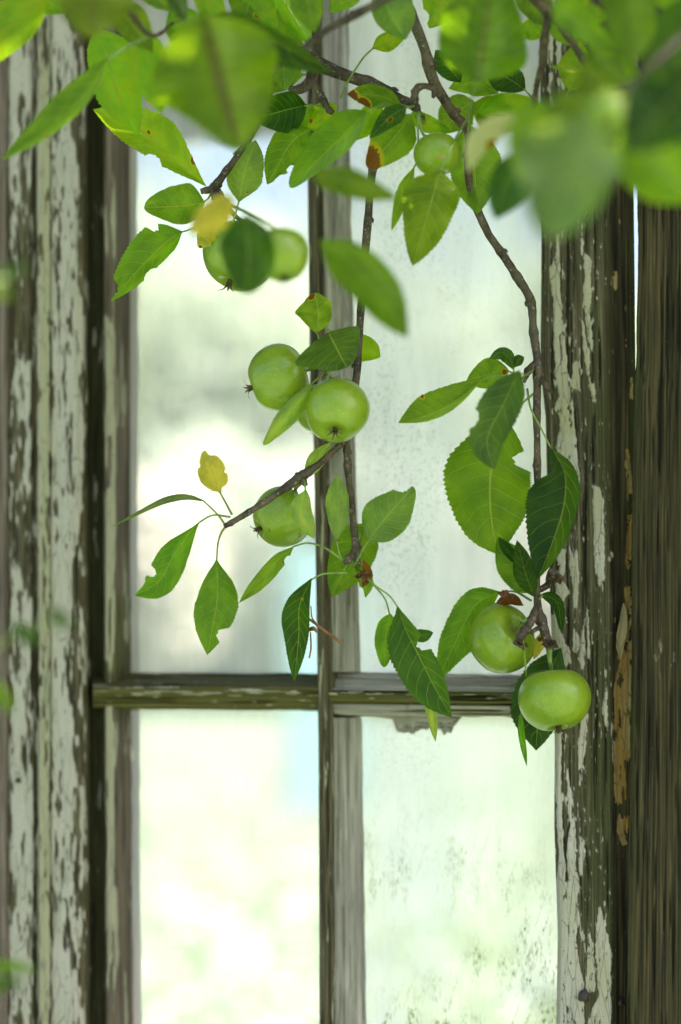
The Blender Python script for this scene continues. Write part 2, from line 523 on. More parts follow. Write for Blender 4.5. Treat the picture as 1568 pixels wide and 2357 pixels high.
def mat_ground():
    q = NT('lawn_ground')
    tc = q.n('ShaderNodeTexCoord').outputs['Object']
    a = q.noise(tc, 0.5, 5, 0.6)
    b = q.noise(tc, 5.0, 6, 0.7)
    d = q.noise(tc, 45.0, 4, 0.7)
    c = q.mix(q.step(a, 0.35, 0.65), (0.060, 0.115, 0.055), (0.105, 0.160, 0.080))
    c = q.mix(q.math('MULTIPLY', q.step(b, 0.4, 0.7), 0.7), c, (0.34, 0.34, 0.24))
    c = q.mix(q.math('MULTIPLY', q.step(d, 0.48, 0.60), 0.6), c, (0.25, 0.27, 0.22))
    p = q.n('ShaderNodeBsdfPrincipled', {'Base Color': c, 'Roughness': 0.9, 'Specular IOR Level': 0.2, 'Normal': q.bump(d, 0.6, 0.03)})
    return q.finish(p.outputs[0])


M_LJAMB = mat_timber('peeling_jamb_timber', (0.036, 0.029, 0.013), (0.155, 0.125, 0.066), moss_amt=0.6, soft=0.09)
M_STILE = mat_timber('grey_stile_timber', (0.024, 0.020, 0.009), (0.165, 0.138, 0.074), moss_amt=0.55)
M_DARK = mat_timber('dark_plank_timber', (0.011, 0.0085, 0.0025), (0.088, 0.069, 0.027), moss_amt=0.55, grain=1.0)
M_BROWN = mat_timber('brown_plank_timber', (0.10, 0.075, 0.055), (0.24, 0.19, 0.15), moss_amt=0.1)
M_BAR = mat_timber('mossy_bar_timber', (0.030, 0.025, 0.010), (0.20, 0.17, 0.095), mossc=(0.095, 0.088, 0.013), moss_amt=0.7)
M_LSTILE = mat_timber('brown_stile_timber', (0.065, 0.048, 0.032), (0.25, 0.19, 0.135), mossc=(0.085, 0.085, 0.012), moss_amt=0.45)
M_PUTTY = mat_timber('glazing_putty', (0.22, 0.20, 0.165), (0.38, 0.35, 0.295), mossc=(0.11, 0.12, 0.07), moss_amt=0.3, grain=0.5)
M_LEAF = mat_leaf()
M_APPLE = mat_apple()
M_BARK = mat_bark()
M_PET = mat_plain('green_stalk', (0.22, 0.32, 0.07), 0.45, 0.25, (0.4, 0.5, 0.08))
M_CALYX = mat_plain('withered_sepals', (0.10, 0.065, 0.035), 0.8)
M_DRY = mat_plain('withered_leaf', (0.20, 0.09, 0.035), 0.75, 0.2, (0.3, 0.12, 0.03))
M_STICK = mat_plain('dry_stalk', (0.22, 0.10, 0.04), 0.7)
M_RUST = mat_plain('rusty_iron', (0.045, 0.032, 0.026), 0.6)
M_PANE_U = mat_pane('dusty_upper_pane', 0.84, 0.9, 0.25, low=0.45)
M_PANE_L = mat_pane('grimy_lower_pane', 0.72, 0.5, 1.9, low=0.50)
M_PANE_VEIL = mat_pane('veiled_pane', 0.42, 0.0, 0.0)  # clean glass with a pale film added to lighten the view behind
M_GROUND = mat_ground()

# ------------------------------------------------------------------ timbers of the wall
def lerp_poly(poly, y):
    ys = [p[0] for p in poly]; xs = [p[1] for p in poly]
    return np.interp(y, ys, xs)


def timber(name, prof, y0, y1, mat, parent, step=(3.0, 4.0), relief=0.0005, maskfn=None, horiz=False, seed=0, back=-0.075, endcap=True):
    """board whose face follows prof = [(edge polyline, t)], run along y (or along x when horiz)"""
    na = int((y1 - y0) / step[1]) + 1
    al = np.linspace(y0, y1, na)
    cols = []
    for i in range(len(prof) - 1):
        e0 = lerp_poly(prof[i][0], al) if not np.isscalar(prof[i][0]) else np.full(na, float(prof[i][0]))
        e1 = lerp_poly(prof[i + 1][0], al) if not np.isscalar(prof[i + 1][0]) else np.full(na, float(prof[i + 1][0]))
        n = max(1, int(round(max(abs(np.mean(e1 - e0)), abs(prof[i + 1][1] - prof[i][1]) / 0.00036 * 0.35) / step[0])))
        for j in range(n):
            f = j / n
            cols.append((e0 * (1 - f) + e1 * f, prof[i][1] * (1 - f) + prof[i + 1][1] * f))
    last = prof[-1]
    el = lerp_poly(last[0], al) if not np.isscalar(last[0]) else np.full(na, float(last[0]))
    cols.append((el, last[1]))
    A = np.stack([c[0] for c in cols], 1)                       # across coordinate in photo px
    T = np.array([c[1] for c in cols])[None, :] * np.ones((na, 1))
    L = al[:, None] * np.ones((1, A.shape[1]))
    X, Y = (L, A) if horiz else (A, L)
    nc = A.shape[1]
    # weathering relief and wandering edges
    g = fbm(A / 4.0, L / 420.0, seed, 3) - 0.5
    crack = np.clip((fbm(A / 5.0 + 40, L / 230.0, seed + 5, 3) - 0.62) * 9, 0, 1)
    attrs = dict(crk=np.clip((fbm(A / 5.0 + 40, L / 230.0, seed + 5, 3) - 0.62) * 9, 0, 1), paint=np.zeros_like(A), tone=np.zeros_like(A), moss=np.full_like(A, 0.35), ochre=np.zeros_like(A))
    if maskfn:
        attrs.update({k: v for k, v in maskfn(X, Y).items()})
    up = np.clip((attrs['paint'] - 0.4) / 0.2, 0, 1)
    T2 = T + relief * 1.6 * g * (1 - up * 0.7) - crack * relief * 4.0 * (1 - up) + up * 0.0009
    edge = (fbm(L / 40.0, A * 0 + seed, seed + 9, 3) - 0.5) * 4.0
    for j, wgt in ((0, 1.0), (1, 0.7), (nc - 1, 1.0), (nc - 2, 0.7)):
        if nc > 5:
            if horiz: Y = Y.copy(); Y[:, j] += edge[:, j] * wgt
            else: X = X.copy(); X[:, j] += edge[:, j] * wgt
    V = W(X, Y, T2)
    # close the back
    tb = np.full(na, back)
    b0 = V[:, 0] + WN * (tb - T2[:, 0])[:, None]
    b1 = V[:, -1] + WN * (tb - T2[:, -1])[:, None]
    V = np.concatenate([b0[:, None], V, b1[:, None]], 1)
    pad = lambda q: np.concatenate([q[:, :1] * 0 if False else q[:, :1], q, q[:, -1:]], 1)
    at = {k: pad(v) for k, v in attrs.items()}
    at['paint'][:, 0] = 0; at['paint'][:, -1] = 0
    ncb = nc + 2
    # lengths for the grain
    d_across = np.concatenate([np.zeros((na, 1)), np.cumsum(np.linalg.norm(np.diff(V, axis=1), axis=2), 1)], 1)
    d_across = d_across.mean(0)[None, :] * np.ones((na, 1))
    d_along = np.concatenate([[0], np.cumsum(np.linalg.norm(np.diff(V[:, ncb // 2], axis=0), axis=1))])[:, None] * np.ones((1, ncb))
    uv = np.stack([d_across, d_along], -1).reshape(-1, 2)
    faces = grid_faces(na, ncb)
    for i in range(na - 1):
        faces.append((i * ncb + ncb - 1, i * ncb, (i + 1) * ncb, (i + 1) * ncb + ncb - 1))
    faces.append(tuple(range(ncb)))
    faces.append(tuple(range((na - 1) * ncb + ncb - 1, (na - 1) * ncb - 1, -1)))
    if horiz:
        pass
    return mesh_obj(name, V.reshape(-1, 3), faces, mat, parent, True, {k: v.ravel() for k, v in at.items()}, uv)


sh = lambda poly, dx: [(a, b + dx) for a, b in poly]


def spans(X, Y, patches, soft=4.0, seed=0, jit=5.0):
    """paint field from hand-measured flakes: [(y, x0, x1), ...] each; 0.5 on the edge"""
    jx = (fbm(X / 9.0, Y / 11.0, seed, 3) - 0.5) * jit
    jy = (fbm(X / 6.0, Y / 30.0, seed + 4, 3) - 0.5) * 18
    Xq = X + jx; Yq = Y + jy
    f = np.full(X.shape, -1e3)
    for p in patches:
        ys = [q[0] for q in p]
        a = np.interp(Yq, ys, [q[1] for q in p]); b = np.interp(Yq, ys, [q[2] for q in p])
        inside = np.minimum(Xq - a, b - Xq)
        vert = np.minimum(Yq - ys[0], ys[-1] - Yq) * 0.35
        f = np.maximum(f, np.minimum(inside, vert))
    return np.clip(0.5 + f / (2 * soft), 0, 1)


STILE_PATCH = [
    [(540, 1279, 1286), (590, 1279, 1288), (617, 1265, 1290), (640, 1264, 1290), (662, 1270, 1288), (707, 1274, 1293), (752, 1273, 1298), (775, 1274, 1288), (842, 1278, 1291), (860, 1276, 1291)],
    [(770, 1292, 1301), (820, 1294, 1305), (850, 1290, 1306), (882, 1278, 1313)],
    [(550, 1337, 1343), (588, 1338, 1344)], [(583, 1345, 1352), (590, 1342, 1360), (608, 1344, 1363), (628, 1345, 1359), (684, 1343, 1361), (707, 1341, 1361), (723, 1346, 1358), (752, 1352, 1362), (774, 1352, 1363), (808, 1360, 1366)],
    [(740, 1340, 1346), (800, 1342, 1348)], [(808, 1349, 1357), (862, 1350, 1358)],
    [(860, 1276, 1304), (878, 1284, 1316), (909, 1287, 1317), (940, 1276, 1320), (971, 1291, 1323), (1003, 1286, 1327), (1034, 1278, 1330), (1065, 1292, 1330), (1096, 1314, 1336), (1110, 1325, 1333)],
    [(832, 1319, 1331), (870, 1317, 1335), (898, 1316, 1336)], [(784, 1343, 1350), (830, 1348, 1357), (858, 1350, 1356)], [(884, 1360, 1370), (925, 1362, 1371)],
    [(1116, 1366, 1375), (1150, 1364, 1390), (1180, 1366, 1391), (1274, 1367, 1392), (1303, 1370, 1391), (1332, 1374, 1391), (1350, 1377, 1383)],
    [(1262, 1282, 1302), (1320, 1283, 1300), (1335, 1276, 1292), (1362, 1282, 1312), (1394, 1266, 1292)],
    [(1266, 1310, 1328), (1326, 1313, 1334), (1361, 1320, 1332), (1398, 1319, 1328)],
    [(1412, 1266, 1282), (1480, 1270, 1301), (1500, 1282, 1313), (1532, 1298, 1317)],
    [(1450, 1319, 1327), (1498, 1319, 1337)], [(1455, 1339, 1344), (1520, 1332, 1345), (1543, 1337, 1345)],
    [(1580, 1392, 1398), (1640, 1387, 1399), (1678, 1394, 1398)],
    [(1640, 1342, 1350), (1705, 1331, 1351), (1740, 1332, 1346), (1775, 1332, 1337)],
    [(1685, 1279, 1293), (1770, 1274, 1291), (1850, 1280, 1294), (1960, 1286, 1297), (2000, 1284, 1303), (2050, 1280, 1300)],
    [(1772, 1304, 1309), (1850, 1308, 1318), (1890, 1310, 1316)], [(1885, 1317, 1323), (1930, 1307, 1326), (1975, 1304, 1327), (2010, 1310, 1322)],
    [(1989, 1305, 1325), (2039, 1312, 1335), (2064, 1300, 1330), (2114, 1300, 1334)],
    [(2030, 1279, 1328), (2064, 1278, 1330), (2114, 1278, 1335), (2160, 1279, 1326), (2214, 1279, 1331), (2264, 1279, 1345), (2700, 1281, 1346)],
    [(1925, 1333, 1338), (1960, 1333, 1347), (2014, 1334, 1341)],
    [(2090, 1377, 1382), (2139, 1373, 1395), (2189, 1370, 1407), (2239, 1373, 1407), (2289, 1378, 1405), (2357, 1353, 1407), (2700, 1352, 1407)],
    [(2150, 1353, 1359), (2230, 1349, 1371), (2282, 1349, 1369)],
    [(57, 1256, 1274), (145, 1259, 1272)], [(55, 1280, 1293), (150, 1281, 1294)], [(167, 1262, 1273), (212, 1264, 1271), (250, 1265, 1276)], [(182, 1283, 1301), (204, 1285, 1300)],
    [(-260, 1250, 1290), (20, 1256, 1280)], [(300, 1262, 1284), (420, 1268, 1282)], [(330, 1322, 1335), (470, 1330, 1345)],
    [(1560, 1282, 1294), (1650, 1283, 1291)], [(1400, 1350, 1356), (1520, 1352, 1357)],
]


def mask_stile(X, Y):
    p = spans(X, Y, STILE_PATCH, soft=3.0, seed=21, jit=6.5)
    spk = fbm(X / 4.0, Y / 24.0, 33, 4)
    near = spans(X, Y, STILE_PATCH, soft=34.0, seed=3, jit=0)
    p = np.maximum(p, np.clip(0.5 + (spk - 0.70 + 0.17 * (near - 0.35)) * 3.2, 0, 1))
    # bites inside the flakes
    p = np.where(fbm(X / 5.0, Y / 26.0, 71, 3) > 0.71, p * 0.4, p)
    # lighter worn putty edge on the left
    tone = np.clip(0.15 + (fbm(X / 40, Y / 160, 5, 3) - 0.4) * 1.4 + (Y < 1000) * 0.35, 0, 1)
    moss = 0.34 + 0.5 * np.clip((X - 1335) / 70, 0, 1) * (fbm(X / 25, Y / 150, 8, 3)) + 0.1 * np.clip((Y - 1200) / 900, 0, 1)
    return dict(paint=p, tone=tone, moss=moss)


def mask_ljamb(X, Y):
    xs = [0, 18, 26, 34, 66, 74, 78, 84, 90, 112, 117, 122, 160, 168, 196, 203, 240]
    ps = [.1, .35, .60, .66, .66, .50, .30, .30, .80, .80, .56, .80, .78, .60, .46, .05, .0]
    b = np.interp(X, xs, ps)
    lft = np.clip((80 - X) / 6, 0, 1)
    b = b + lft * np.interp(Y, [-250, 120, 330, 560, 600, 800, 850, 1100, 1150, 1500, 1900, 2250, 2300, 2700], [.05, .1, .1, .02, -.30, -.26, -.10, -.05, .02, .0, .06, 0, -.12, -.1])
    rgt = np.clip((X - 160) / 8, 0, 1)
    b = b + rgt * np.interp(Y, [-250, 150, 500, 900, 1250, 1350, 1500, 1900, 2700], [-.25, -.2, .12, .10, .06, -.2, .06, .02, .06])
    n = fbm(X / 14.0, Y / 105.0, 11, 4) * 0.58 + fbm(X / 4.5, Y / 36.0, 15, 3) * 0.42
    p = np.clip(0.5 + (b - 0.5 + (n - 0.5) * 2.7 - 0.07) * 1.5, 0, 1)
    tone = np.clip(np.exp(-((X - 104) / 17.0) ** 2) * 0.95 + 0.12 + 0.25 * (fbm(X / 60, Y / 200, 19, 2) - 0.5), 0, 1)
    return dict(paint=p, tone=tone, moss=np.full(X.shape, 0.36) + 0.2 * np.clip((X - 195) / 20, 0, 1))  # mask value rises towards the recess, darkening the wood there


def mask_lstile(X, Y):
    b = np.interp(X, [230, 240, 246, 262, 268, 275, 320], [.2, .42, .60, .60, .40, .06, .0])
    b = b + np.interp(Y, [-250, 300, 700, 780, 980, 1010, 1120, 1150, 1440, 1520, 1560, 1640, 1700, 2100, 2300, 2700], [-.3, -.25, -.2, .22, .2, -.3, -.2, .24, .2, .0, -.4, .0, .12, .16, .0, .0])
    n = fbm(X / 9.0, Y / 130.0, 61, 4)
    p = np.clip(0.5 + (b - 0.5 + (n - 0.5) * 1.6) * 2.0, 0, 1)
    moss = 0.30 + 0.5 * np.clip(1 - abs(Y - 1480) / 180, 0, 1)
    return dict(paint=p, tone=np.full(X.shape, 0.75), moss=moss)


OCHRE = [[(1035, 1440, 1447), (1100, 1442, 1456), (1180, 1446, 1457), (1300, 1440, 1456), (1306, 1442, 1452)],
         [(1350, 1437, 1458), (1390, 1440, 1458), (1440, 1438, 1458), (1480, 1424, 1458), (1560, 1418, 1457), (1600, 1412, 1456), (1700, 1412, 1456), (1740, 1418, 1452), (1748, 1438, 1452)],
         [(1700, 1412, 1430), (1800, 1414, 1442), (1850, 1416, 1443), (1868, 1424, 1450), (1930, 1418, 1448), (1945, 1420, 1446)],
         [(622, 1412, 1421), (640, 1404, 1424), (668, 1408, 1422)], [(780, 1438, 1444), (800, 1439, 1443)], [(865, 1451, 1458), (920, 1450, 1457)]]


def mask_channel(X, Y):
    p = spans(X, Y, OCHRE, soft=3.0, seed=41, jit=6.0)
    p = np.where((fbm(X / 8.0, Y / 34.0, 47, 4) > 0.59), p * 0.3, p)
    sp = fbm(X / 3.0, Y / 40.0, 51, 3)
    p = np.maximum(p, np.clip(0.5 + (sp - 0.80) * 4, 0, 1))
    return dict(paint=p, ochre=np.full(X.shape, 1.0), moss=0.25 + 0.55 * np.clip((X - 1447) / 8, 0, 1))


def mask_plank(X, Y):
    moss = 0.25 + 0.5 * np.clip((1490 - X) / 40, 0, 1) * np.clip((fbm(X / 30, Y / 300, 6, 3)), 0, 1) + 0.15 * (fbm(X / 60, Y / 120, 9, 3) - 0.5)
    lich = fbm(X / 16.0, Y / 34.0, 81, 4)
    wv = np.exp(-((X - 1540) / 45.0) ** 2) * np.exp(-((Y - 1520) / 90.0) ** 2)
    p = np.clip(0.5 + (lich - 0.92 + 0.26 * wv) * 4, 0, 0.50)
    return dict(moss=moss, paint=p, tone=np.full(X.shape, 1.0))


Y0, Y1 = -430, 3080
win = thing('old_window', 'weathered wooden window with peeling pale paint and dusty panes in the plank wall', 'window', W(np.array(735.0), np.array(Y1 + 0.0), np.array(-0.03)))
wallt = thing('plank_wall', 'dark mossy vertical plank wall around the old window', 'wall', W(np.array(1560.0), np.array(5000.0), np.array(0.0)))
wallt.location.z = 0.0

ST_L = [(-430, 1236), (-250, 1238), (500, 1245), (850, 1242), (960, 1254), (1300, 1262), (1690, 1275), (1900, 1274), (2150, 1282), (2357, 1279), (3080, 1290)]
ST_R = [(-430, 1384), (500, 1386), (1000, 1392), (1300, 1399), (1700, 1402), (2357, 1406), (3080, 1410)]
ST_E = [(-430, 1402), (500, 1403), (1000, 1407), (1300, 1409), (1700, 1411), (2357, 1414), (3080, 1418)]
CH_R = [(-430, 1459), (440, 1459), (860, 1463.5), (1274, 1457), (1500, 1457), (1700, 1455), (2000, 1450), (2300, 1446), (3080, 1438)]
PL_L = [(-430, 1470), (440, 1468.5), (560, 1468), (800, 1465), (850, 1463.5), (900, 1459.5), (1274, 1454), (1500, 1454), (1700, 1452), (2000, 1447), (2300, 1443), (3080, 1435)]

timber('stile', [(sh(ST_L, 10), -0.031), (sh(ST_L, 2), -0.010), (sh(ST_L, 10), -0.001), (sh(ST_L, 20), 0.0), (ST_R, 0.0), (ST_E, -0.009)], Y0, Y1, M_STILE, win, (2.4, 3.6), 0.0009, mask_stile, seed=2)
timber('jamb', [(sh(ST_E, 1), -0.012), (sh(ST_E, 12), -0.016), (sh(CH_R, -14), -0.016), (sh(CH_R, -8), -0.012), (CH_R, -0.012), (sh(CH_R, -13), -0.05)], Y0, Y1, M_DARK, win, (2.4, 4.0), 0.0005, mask_channel, seed=4, back=-0.06)
timber('jamb', [(19, -0.002), (24, 0.0), ([(0, 70), (400, 73), (900, 70), (1500, 74), (2357, 76)], 0.0), (sh([(0, 77), (900, 75), (1500, 79), (2357, 80)], 0), -0.006), (sh([(0, 86), (700, 83), (1400, 86), (2357, 88)], 0), -0.006), (sh([(0, 90), (700, 87), (1400, 91), (2357, 92)], 0), 0.002), (114, 0.002), (117, -0.002), (121, 0.002), (170, 0.002), (192, -0.003), (sh([(0, 197), (2357, 203)], 0), -0.012), (sh([(0, 206), (2357, 214)], 0), -0.045), (sh([(0, 240), (2357, 246)], 0), -0.046)], Y0, Y1, M_LJAMB, win, (2.6, 4.0), 0.0008, mask_ljamb, seed=6, back=-0.09)
LS = [(-430, 234), (0, 237), (2357, 243), (3080, 245)]
LS2 = [(-430, 264), (0, 266), (2357, 270), (3080, 272)]
LS3 = [(-430, 296), (0, 297), (1500, 302), (2357, 308), (3080, 311)]
timber('stile', [(LS, -0.040), (LS, -0.026), (sh(LS, 4), -0.022), (sh(LS2, -4), -0.022), (LS2, -0.025), (LS3, -0.066)], Y0, Y1, M_LSTILE, win, (2.6, 4.0), 0.0006, mask_lstile, seed=8, back=-0.085)

# mullion with its putty
ML = [(-430, 704), (400, 708), (900, 714), (1020, 722), (1500, 730), (1700, 733), (2357, 736), (3080, 740)]
MR = [(-430, 798), (300, 806), (500, 809), (900, 815), (1200, 821), (1500, 828), (1700, 833), (2357, 842), (3080, 850)]


def mask_mull(X, Y):
    p = np.clip(0.5 + (fbm(X / 6.0, Y / 90.0, 91, 4) - 0.68) * 3, 0, 1)
    return dict(paint=p, tone=np.full(X.shape, 0.8), moss=np.full(X.shape, 0.12))


def mask_putty(X, Y):
    return dict(moss=0.15 + 0.4 * fbm(X / 20, Y / 200, 23, 3), crk=np.zeros(X.shape))


timber('mullion', [(sh(ML, 4), -0.024), (ML, -0.016), (sh(ML, 3), -0.009), (sh(ML, 8), -0.006), (sh(ML, 18), -0.006), (sh(ML, 24), -0.008), (sh(ML, 34), -0.014)], Y0, Y1, M_STILE, win, (2.2, 4.0), 0.0010, mask_mull, seed=12, back=-0.07)

HB = 1590.0


def bar_x(poly, v):
    return [(a, b) for a, b in poly]


def mask_bar(X, Y):
    return dict(moss=0.62 + 0.3 * (fbm(X / 90, Y / 20, 27, 3) - 0.5) + 0.2 * np.clip((1580 - Y) / 20, 0, 1),
                paint=np.clip(0.5 + (fbm(X / 45.0, Y / 3.5, 29, 4) - 0.62 - 0.13 * (np.abs(Y - 1590) > 12)) * 4, 0, 0.9), tone=np.full(X.shape, 0.6))


HL = lambda a, b: [(200, a), (735, b), (800, b)]
timber('glazing_bar', [(HL(1549, 1550), -0.062), (HL(1574, 1575), -0.019), (HL(1578, 1579), -0.011), (HL(1583, 1584), -0.009), (HL(1595, 1596), -0.009), (HL(1600, 1601), -0.014), (HL(1628, 1630), -0.022), (HL(1634, 1636), -0.062)], 214, 738, M_BAR, win, (2.0, 3.0), 0.0014, mask_bar, True, 14, -0.068)
HRr = lambda a, b: [(700, a), (735, a), (1280, b)]
timber('glazing_bar', [(HRr(1588, 1596), -0.026), (HRr(1589, 1596), -0.014), (HRr(1594, 1601), -0.010), (HRr(1612, 1618), -0.010), (HRr(1616, 1622), -0.016), (HRr(1641, 1647), -0.018), (HRr(1643, 1649), -0.03)], 739, 1272, M_BAR, win, (2.0, 3.0), 0.0016, mask_bar, True, 16, -0.05)


def putty(prof, a, b, horiz, seed, n=1):
    return timber('putty', prof, a, b, M_PUTTY, win, (3.0, 4.0), 0.0008, mask_putty, horiz, seed, -0.034)


putty([(sh(ML, 33), -0.020), (sh(ML, 35), -0.0135), (sh(ML, 44), -0.0145), (sh(MR, -8), -0.029), (MR, -0.0312)], Y0, 1547, False, 31)
putty([(sh(ML, 33), -0.020), (sh(ML, 35), -0.0135), (sh(ML, 44), -0.0145), (sh(MR, -8), -0.029), (MR, -0.0312)], 1652, Y1, False, 33)
wob = [(x, 1651 + 7 * math.sin(x / 31.0) * math.sin(x / 87.0)) for x in range(739, 1290, 6)]
wob2 = [(x, 1650 + min(1, max(0, x - 902) / 12.0, ) * min(1, max(0, 1062 - x) / 26.0) * (10 + 40 * float(fbm(np.array(x / 15.0), np.array(3.3), 12, 4)))) for x in range(902, 1063, 2)]
putty([([(739, 1546), (1290, 1556)], -0.0312), ([(739, 1551), (1290, 1561)], -0.029), ([(739, 1584), (1290, 1592)], -0.0145), ([(739, 1587), (1290, 1595)], -0.0135), ([(739, 1589), (1290, 1597)], -0.020)], 739, 1274, True, 35)
putty([([(739, 1618), (1290, 1624)], -0.022), ([(739, 1620), (1290, 1626)], -0.0148), ([(739, 1641), (1290, 1647)], -0.0165), ([(739, 1645), (1290, 1651)], -0.019), ([(x, y - 5) for x, y in wob], -0.0285), (wob, -0.0312)], 739, 1276, True, 37)

putty([([(902, 1642), (1064, 1644)], -0.0275), ([(902, 1647), (1064, 1649)], -0.0285), ([(x, max(1650, y - 3)) for x, y in wob2], -0.0300), ([(x, y + 1.5) for x, y in wob2], -0.0316)], 902, 1062, True, 39)

# glass


def pane(x0, x1, y0, y1, t, mat):
    n = 8
    xs = np.linspace(x0, x1, n); ys = np.linspace(y0, y1, n * 2)
    X, Y = np.meshgrid(xs, ys)
    bow = (fbm(X / 160, Y / 200, 3, 2) - 0.5) * 0.0006
    V = W(X, Y, t + bow)
    s = (V - WQ) @ WR
    uv = np.stack([s + 1.0, V[..., 2] - 0.9], -1).reshape(-1, 2)
    nv = n * n * 2
    V2 = V.reshape(-1, 3)
    faces = grid_faces(n * 2, n)
    return mesh_obj('pane', V2, faces, mat, win, True, None, uv)


pane(735, 1300, Y0, 1612, -0.0318, M_PANE_U)
pane(735, 1300, 1618, Y1, -0.0318, M_PANE_L)
pane(300, 740, Y0, 1600, -0.0650, M_PANE_VEIL)
pane(300, 745, 1610, Y1, -0.0650, M_PANE_VEIL)

# head and sill of the window
def wbox(name, s0, s1, t0, t1, z0, z1, mat, parent, bev=0.004):
    v = [wall(s, t, z) for s in (s0, s1) for t in (t0, t1) for z in (z0, z1)]
    f = [(0, 1, 3, 2), (4, 6, 7, 5), (0, 4, 5, 1), (2, 3, 7, 6), (0, 2, 6, 4), (1, 5, 7, 3)]
    o = mesh_obj(name, v, f, mat, parent, False)
    me = o.data
    l = me.uv_layers.new(name='UVMap')
    vv = np.array([tuple(q.co) for q in me.vertices])
    hor = abs(s1 - s0) > abs(z1 - z0)
    base = np.array(world_loc(parent)) if parent else 0
    for lp in me.loops:
        p = vv[lp.vertex_index] + base - WQ
        sc, tc_, zc = p @ WR, p @ WN, p[2]
        l.data[lp.index].uv = ((zc + tc_, sc) if hor else (sc + tc_, zc))
    if bev:
        b = o.modifiers.new('bevel', 'BEVEL'); b.width = bev; b.segments = 2
    return o


def zof(y):
    return float(W(np.array(784.0), np.array(float(y)), np.array(0.0))[2])


def sof(x, t=0.0):
    return float((W(np.array(float(x)), np.array(1178.0), np.array(t)) - WQ) @ WR)


Z_TOP, Z_BOT = zof(Y0), zof(Y1)
S_L, S_R = sof(19), sof(1460)
wbox('window_head', S_L - 0.01, S_R + 0.004, -0.085, 0.012, Z_TOP - 0.03, Z_TOP + 0.09, M_STILE, win)
wbox('window_sill', S_L - 0.03, S_R + 0.004, -0.085, 0.045, Z_BOT - 0.03, Z_BOT + 0.02, M_STILE, win)

# nails
def nail(x, y, t, r):
    c = W(np.array(float(x)), np.array(float(y)), np.array(t))
    prof = [(0.0, 0.006), (r * .35, 0.0058), (r * .7, 0.0045), (r * .95, 0.002), (r, 0.0), (r * .5, -0.002), (r * .45, -0.02)]
    n = 14; vs = []
    for i, (rr, h) in enumerate(prof):
        for k in range(n):
            a = 2 * math.pi * k / n
            q = rr * (1 + 0.12 * math.sin(3 * a + i) + 0.08 * math.cos(5 * a))
            vs.append(c + WR * q * math.cos(a) + np.array([0, 0, 1]) * q * 1.15 * math.sin(a) + WN * h)
    mesh_obj('nail', np.array(vs), grid_faces(len(prof), n, True), M_RUST, win)


nail(1344, 2292, 0.001, 0.0048)
nail(1430, 2307, -0.012, 0.003)
nail(44, 1796, 0.0005, 0.0022)

# curled flake of old paint in the channel beside the stile
fl = []
nr, ncl = 30, 9
for i in range(nr):
    f = i / (nr - 1)
    yy = 1388 + 150 * f
    cx = 1436 - 9 * f + 2 * math.sin(f * 7)
    hw = 1 + 10 * math.sin(math.pi * min(1, f * 1.1 + .02)) ** .8 + 2.2 * float(fbm(np.array(f * 14), np.array(2.0), 4, 3) - .5)
    for j in range(ncl):
        u = j / (ncl - 1) * 2 - 1
        fl.append(W(np.array(cx + u * hw + 2 * float(fbm(np.array(f * 11), np.array(u), 9, 2) - .5)), np.array(yy), np.array(-0.013 + 0.006 * math.sin(math.pi * f) * (u < 0) * abs(u) ** 1.5 + 0.003 * math.sin(math.pi * f))))
nn = nr * ncl
fo = mesh_obj('paint_flake', np.array(fl), grid_faces(nr, ncl), M_DARK, win, True, dict(paint=np.ones(nn), ochre=np.ones(nn) * .55, tone=np.ones(nn), moss=np.full(nn, .2)), np.array([(0.0012 * (k % ncl), 0.0018 * (k // ncl)) for k in range(nn)]))

# planks of the wall: the one in view is modelled finely, its neighbours carry on out of frame
timber('plank', [(PL_L, 0.0005), (sh(PL_L, 2), 0.003), (sh(PL_L, 8), 0.004), (1640, 0.004), (1646, 0.0)], Y0, Y1, M_DARK, wallt, (3.4, 4.4), 0.0008, mask_plank, seed=44, back=-0.02)
timber('plank', [(-190, 0.0), (-184, 0.004), (12, 0.004), (17, 0.001)], Y0, Y1, M_BROWN, wallt, (5.0, 6.0), 0.0005, lambda X, Y: dict(moss=np.full(X.shape, .15)), seed=46, back=-0.02)
ZW = 2.62
sR = sof(1646) + 0.004
for k in range(13):
    wd = 0.125 + 0.02 * random.random()
    wbox('plank', sR, sR + wd, -0.022, 0.002 + 0.004 * random.random(), 0.02, ZW, M_DARK, wallt, 0.003)
    sR += wd + 0.003 + 0.002 * random.random()
sLf = sof(-190) - 0.004
for k in range(12):
    wd = 0.125 + 0.02 * random.random()
    wbox('plank', sLf - wd, sLf, -0.022, 0.002 + 0.004 * random.random(), 0.02, ZW, M_BROWN if k < 2 else M_DARK, wallt, 0.003)
    sLf -= wd + 0.004
# above and below the window and the fine planks
s = sof(-190)
while s < sof(1640):
    wd = min(0.13, sof(1646) - s)
    wbox('plank', s, s + wd - 0.004, -0.022, 0.003, Z_TOP + 0.095, ZW, M_DARK, wallt, 0.003)
    wbox('plank', s, s + wd - 0.004, -0.022, 0.003, 0.02, Z_BOT - 0.036, M_DARK, wallt, 0.003)
    s += wd
for a, b in ((sof(-190), S_L - 0.034), (S_R + 0.012, sof(1646))):
    pass

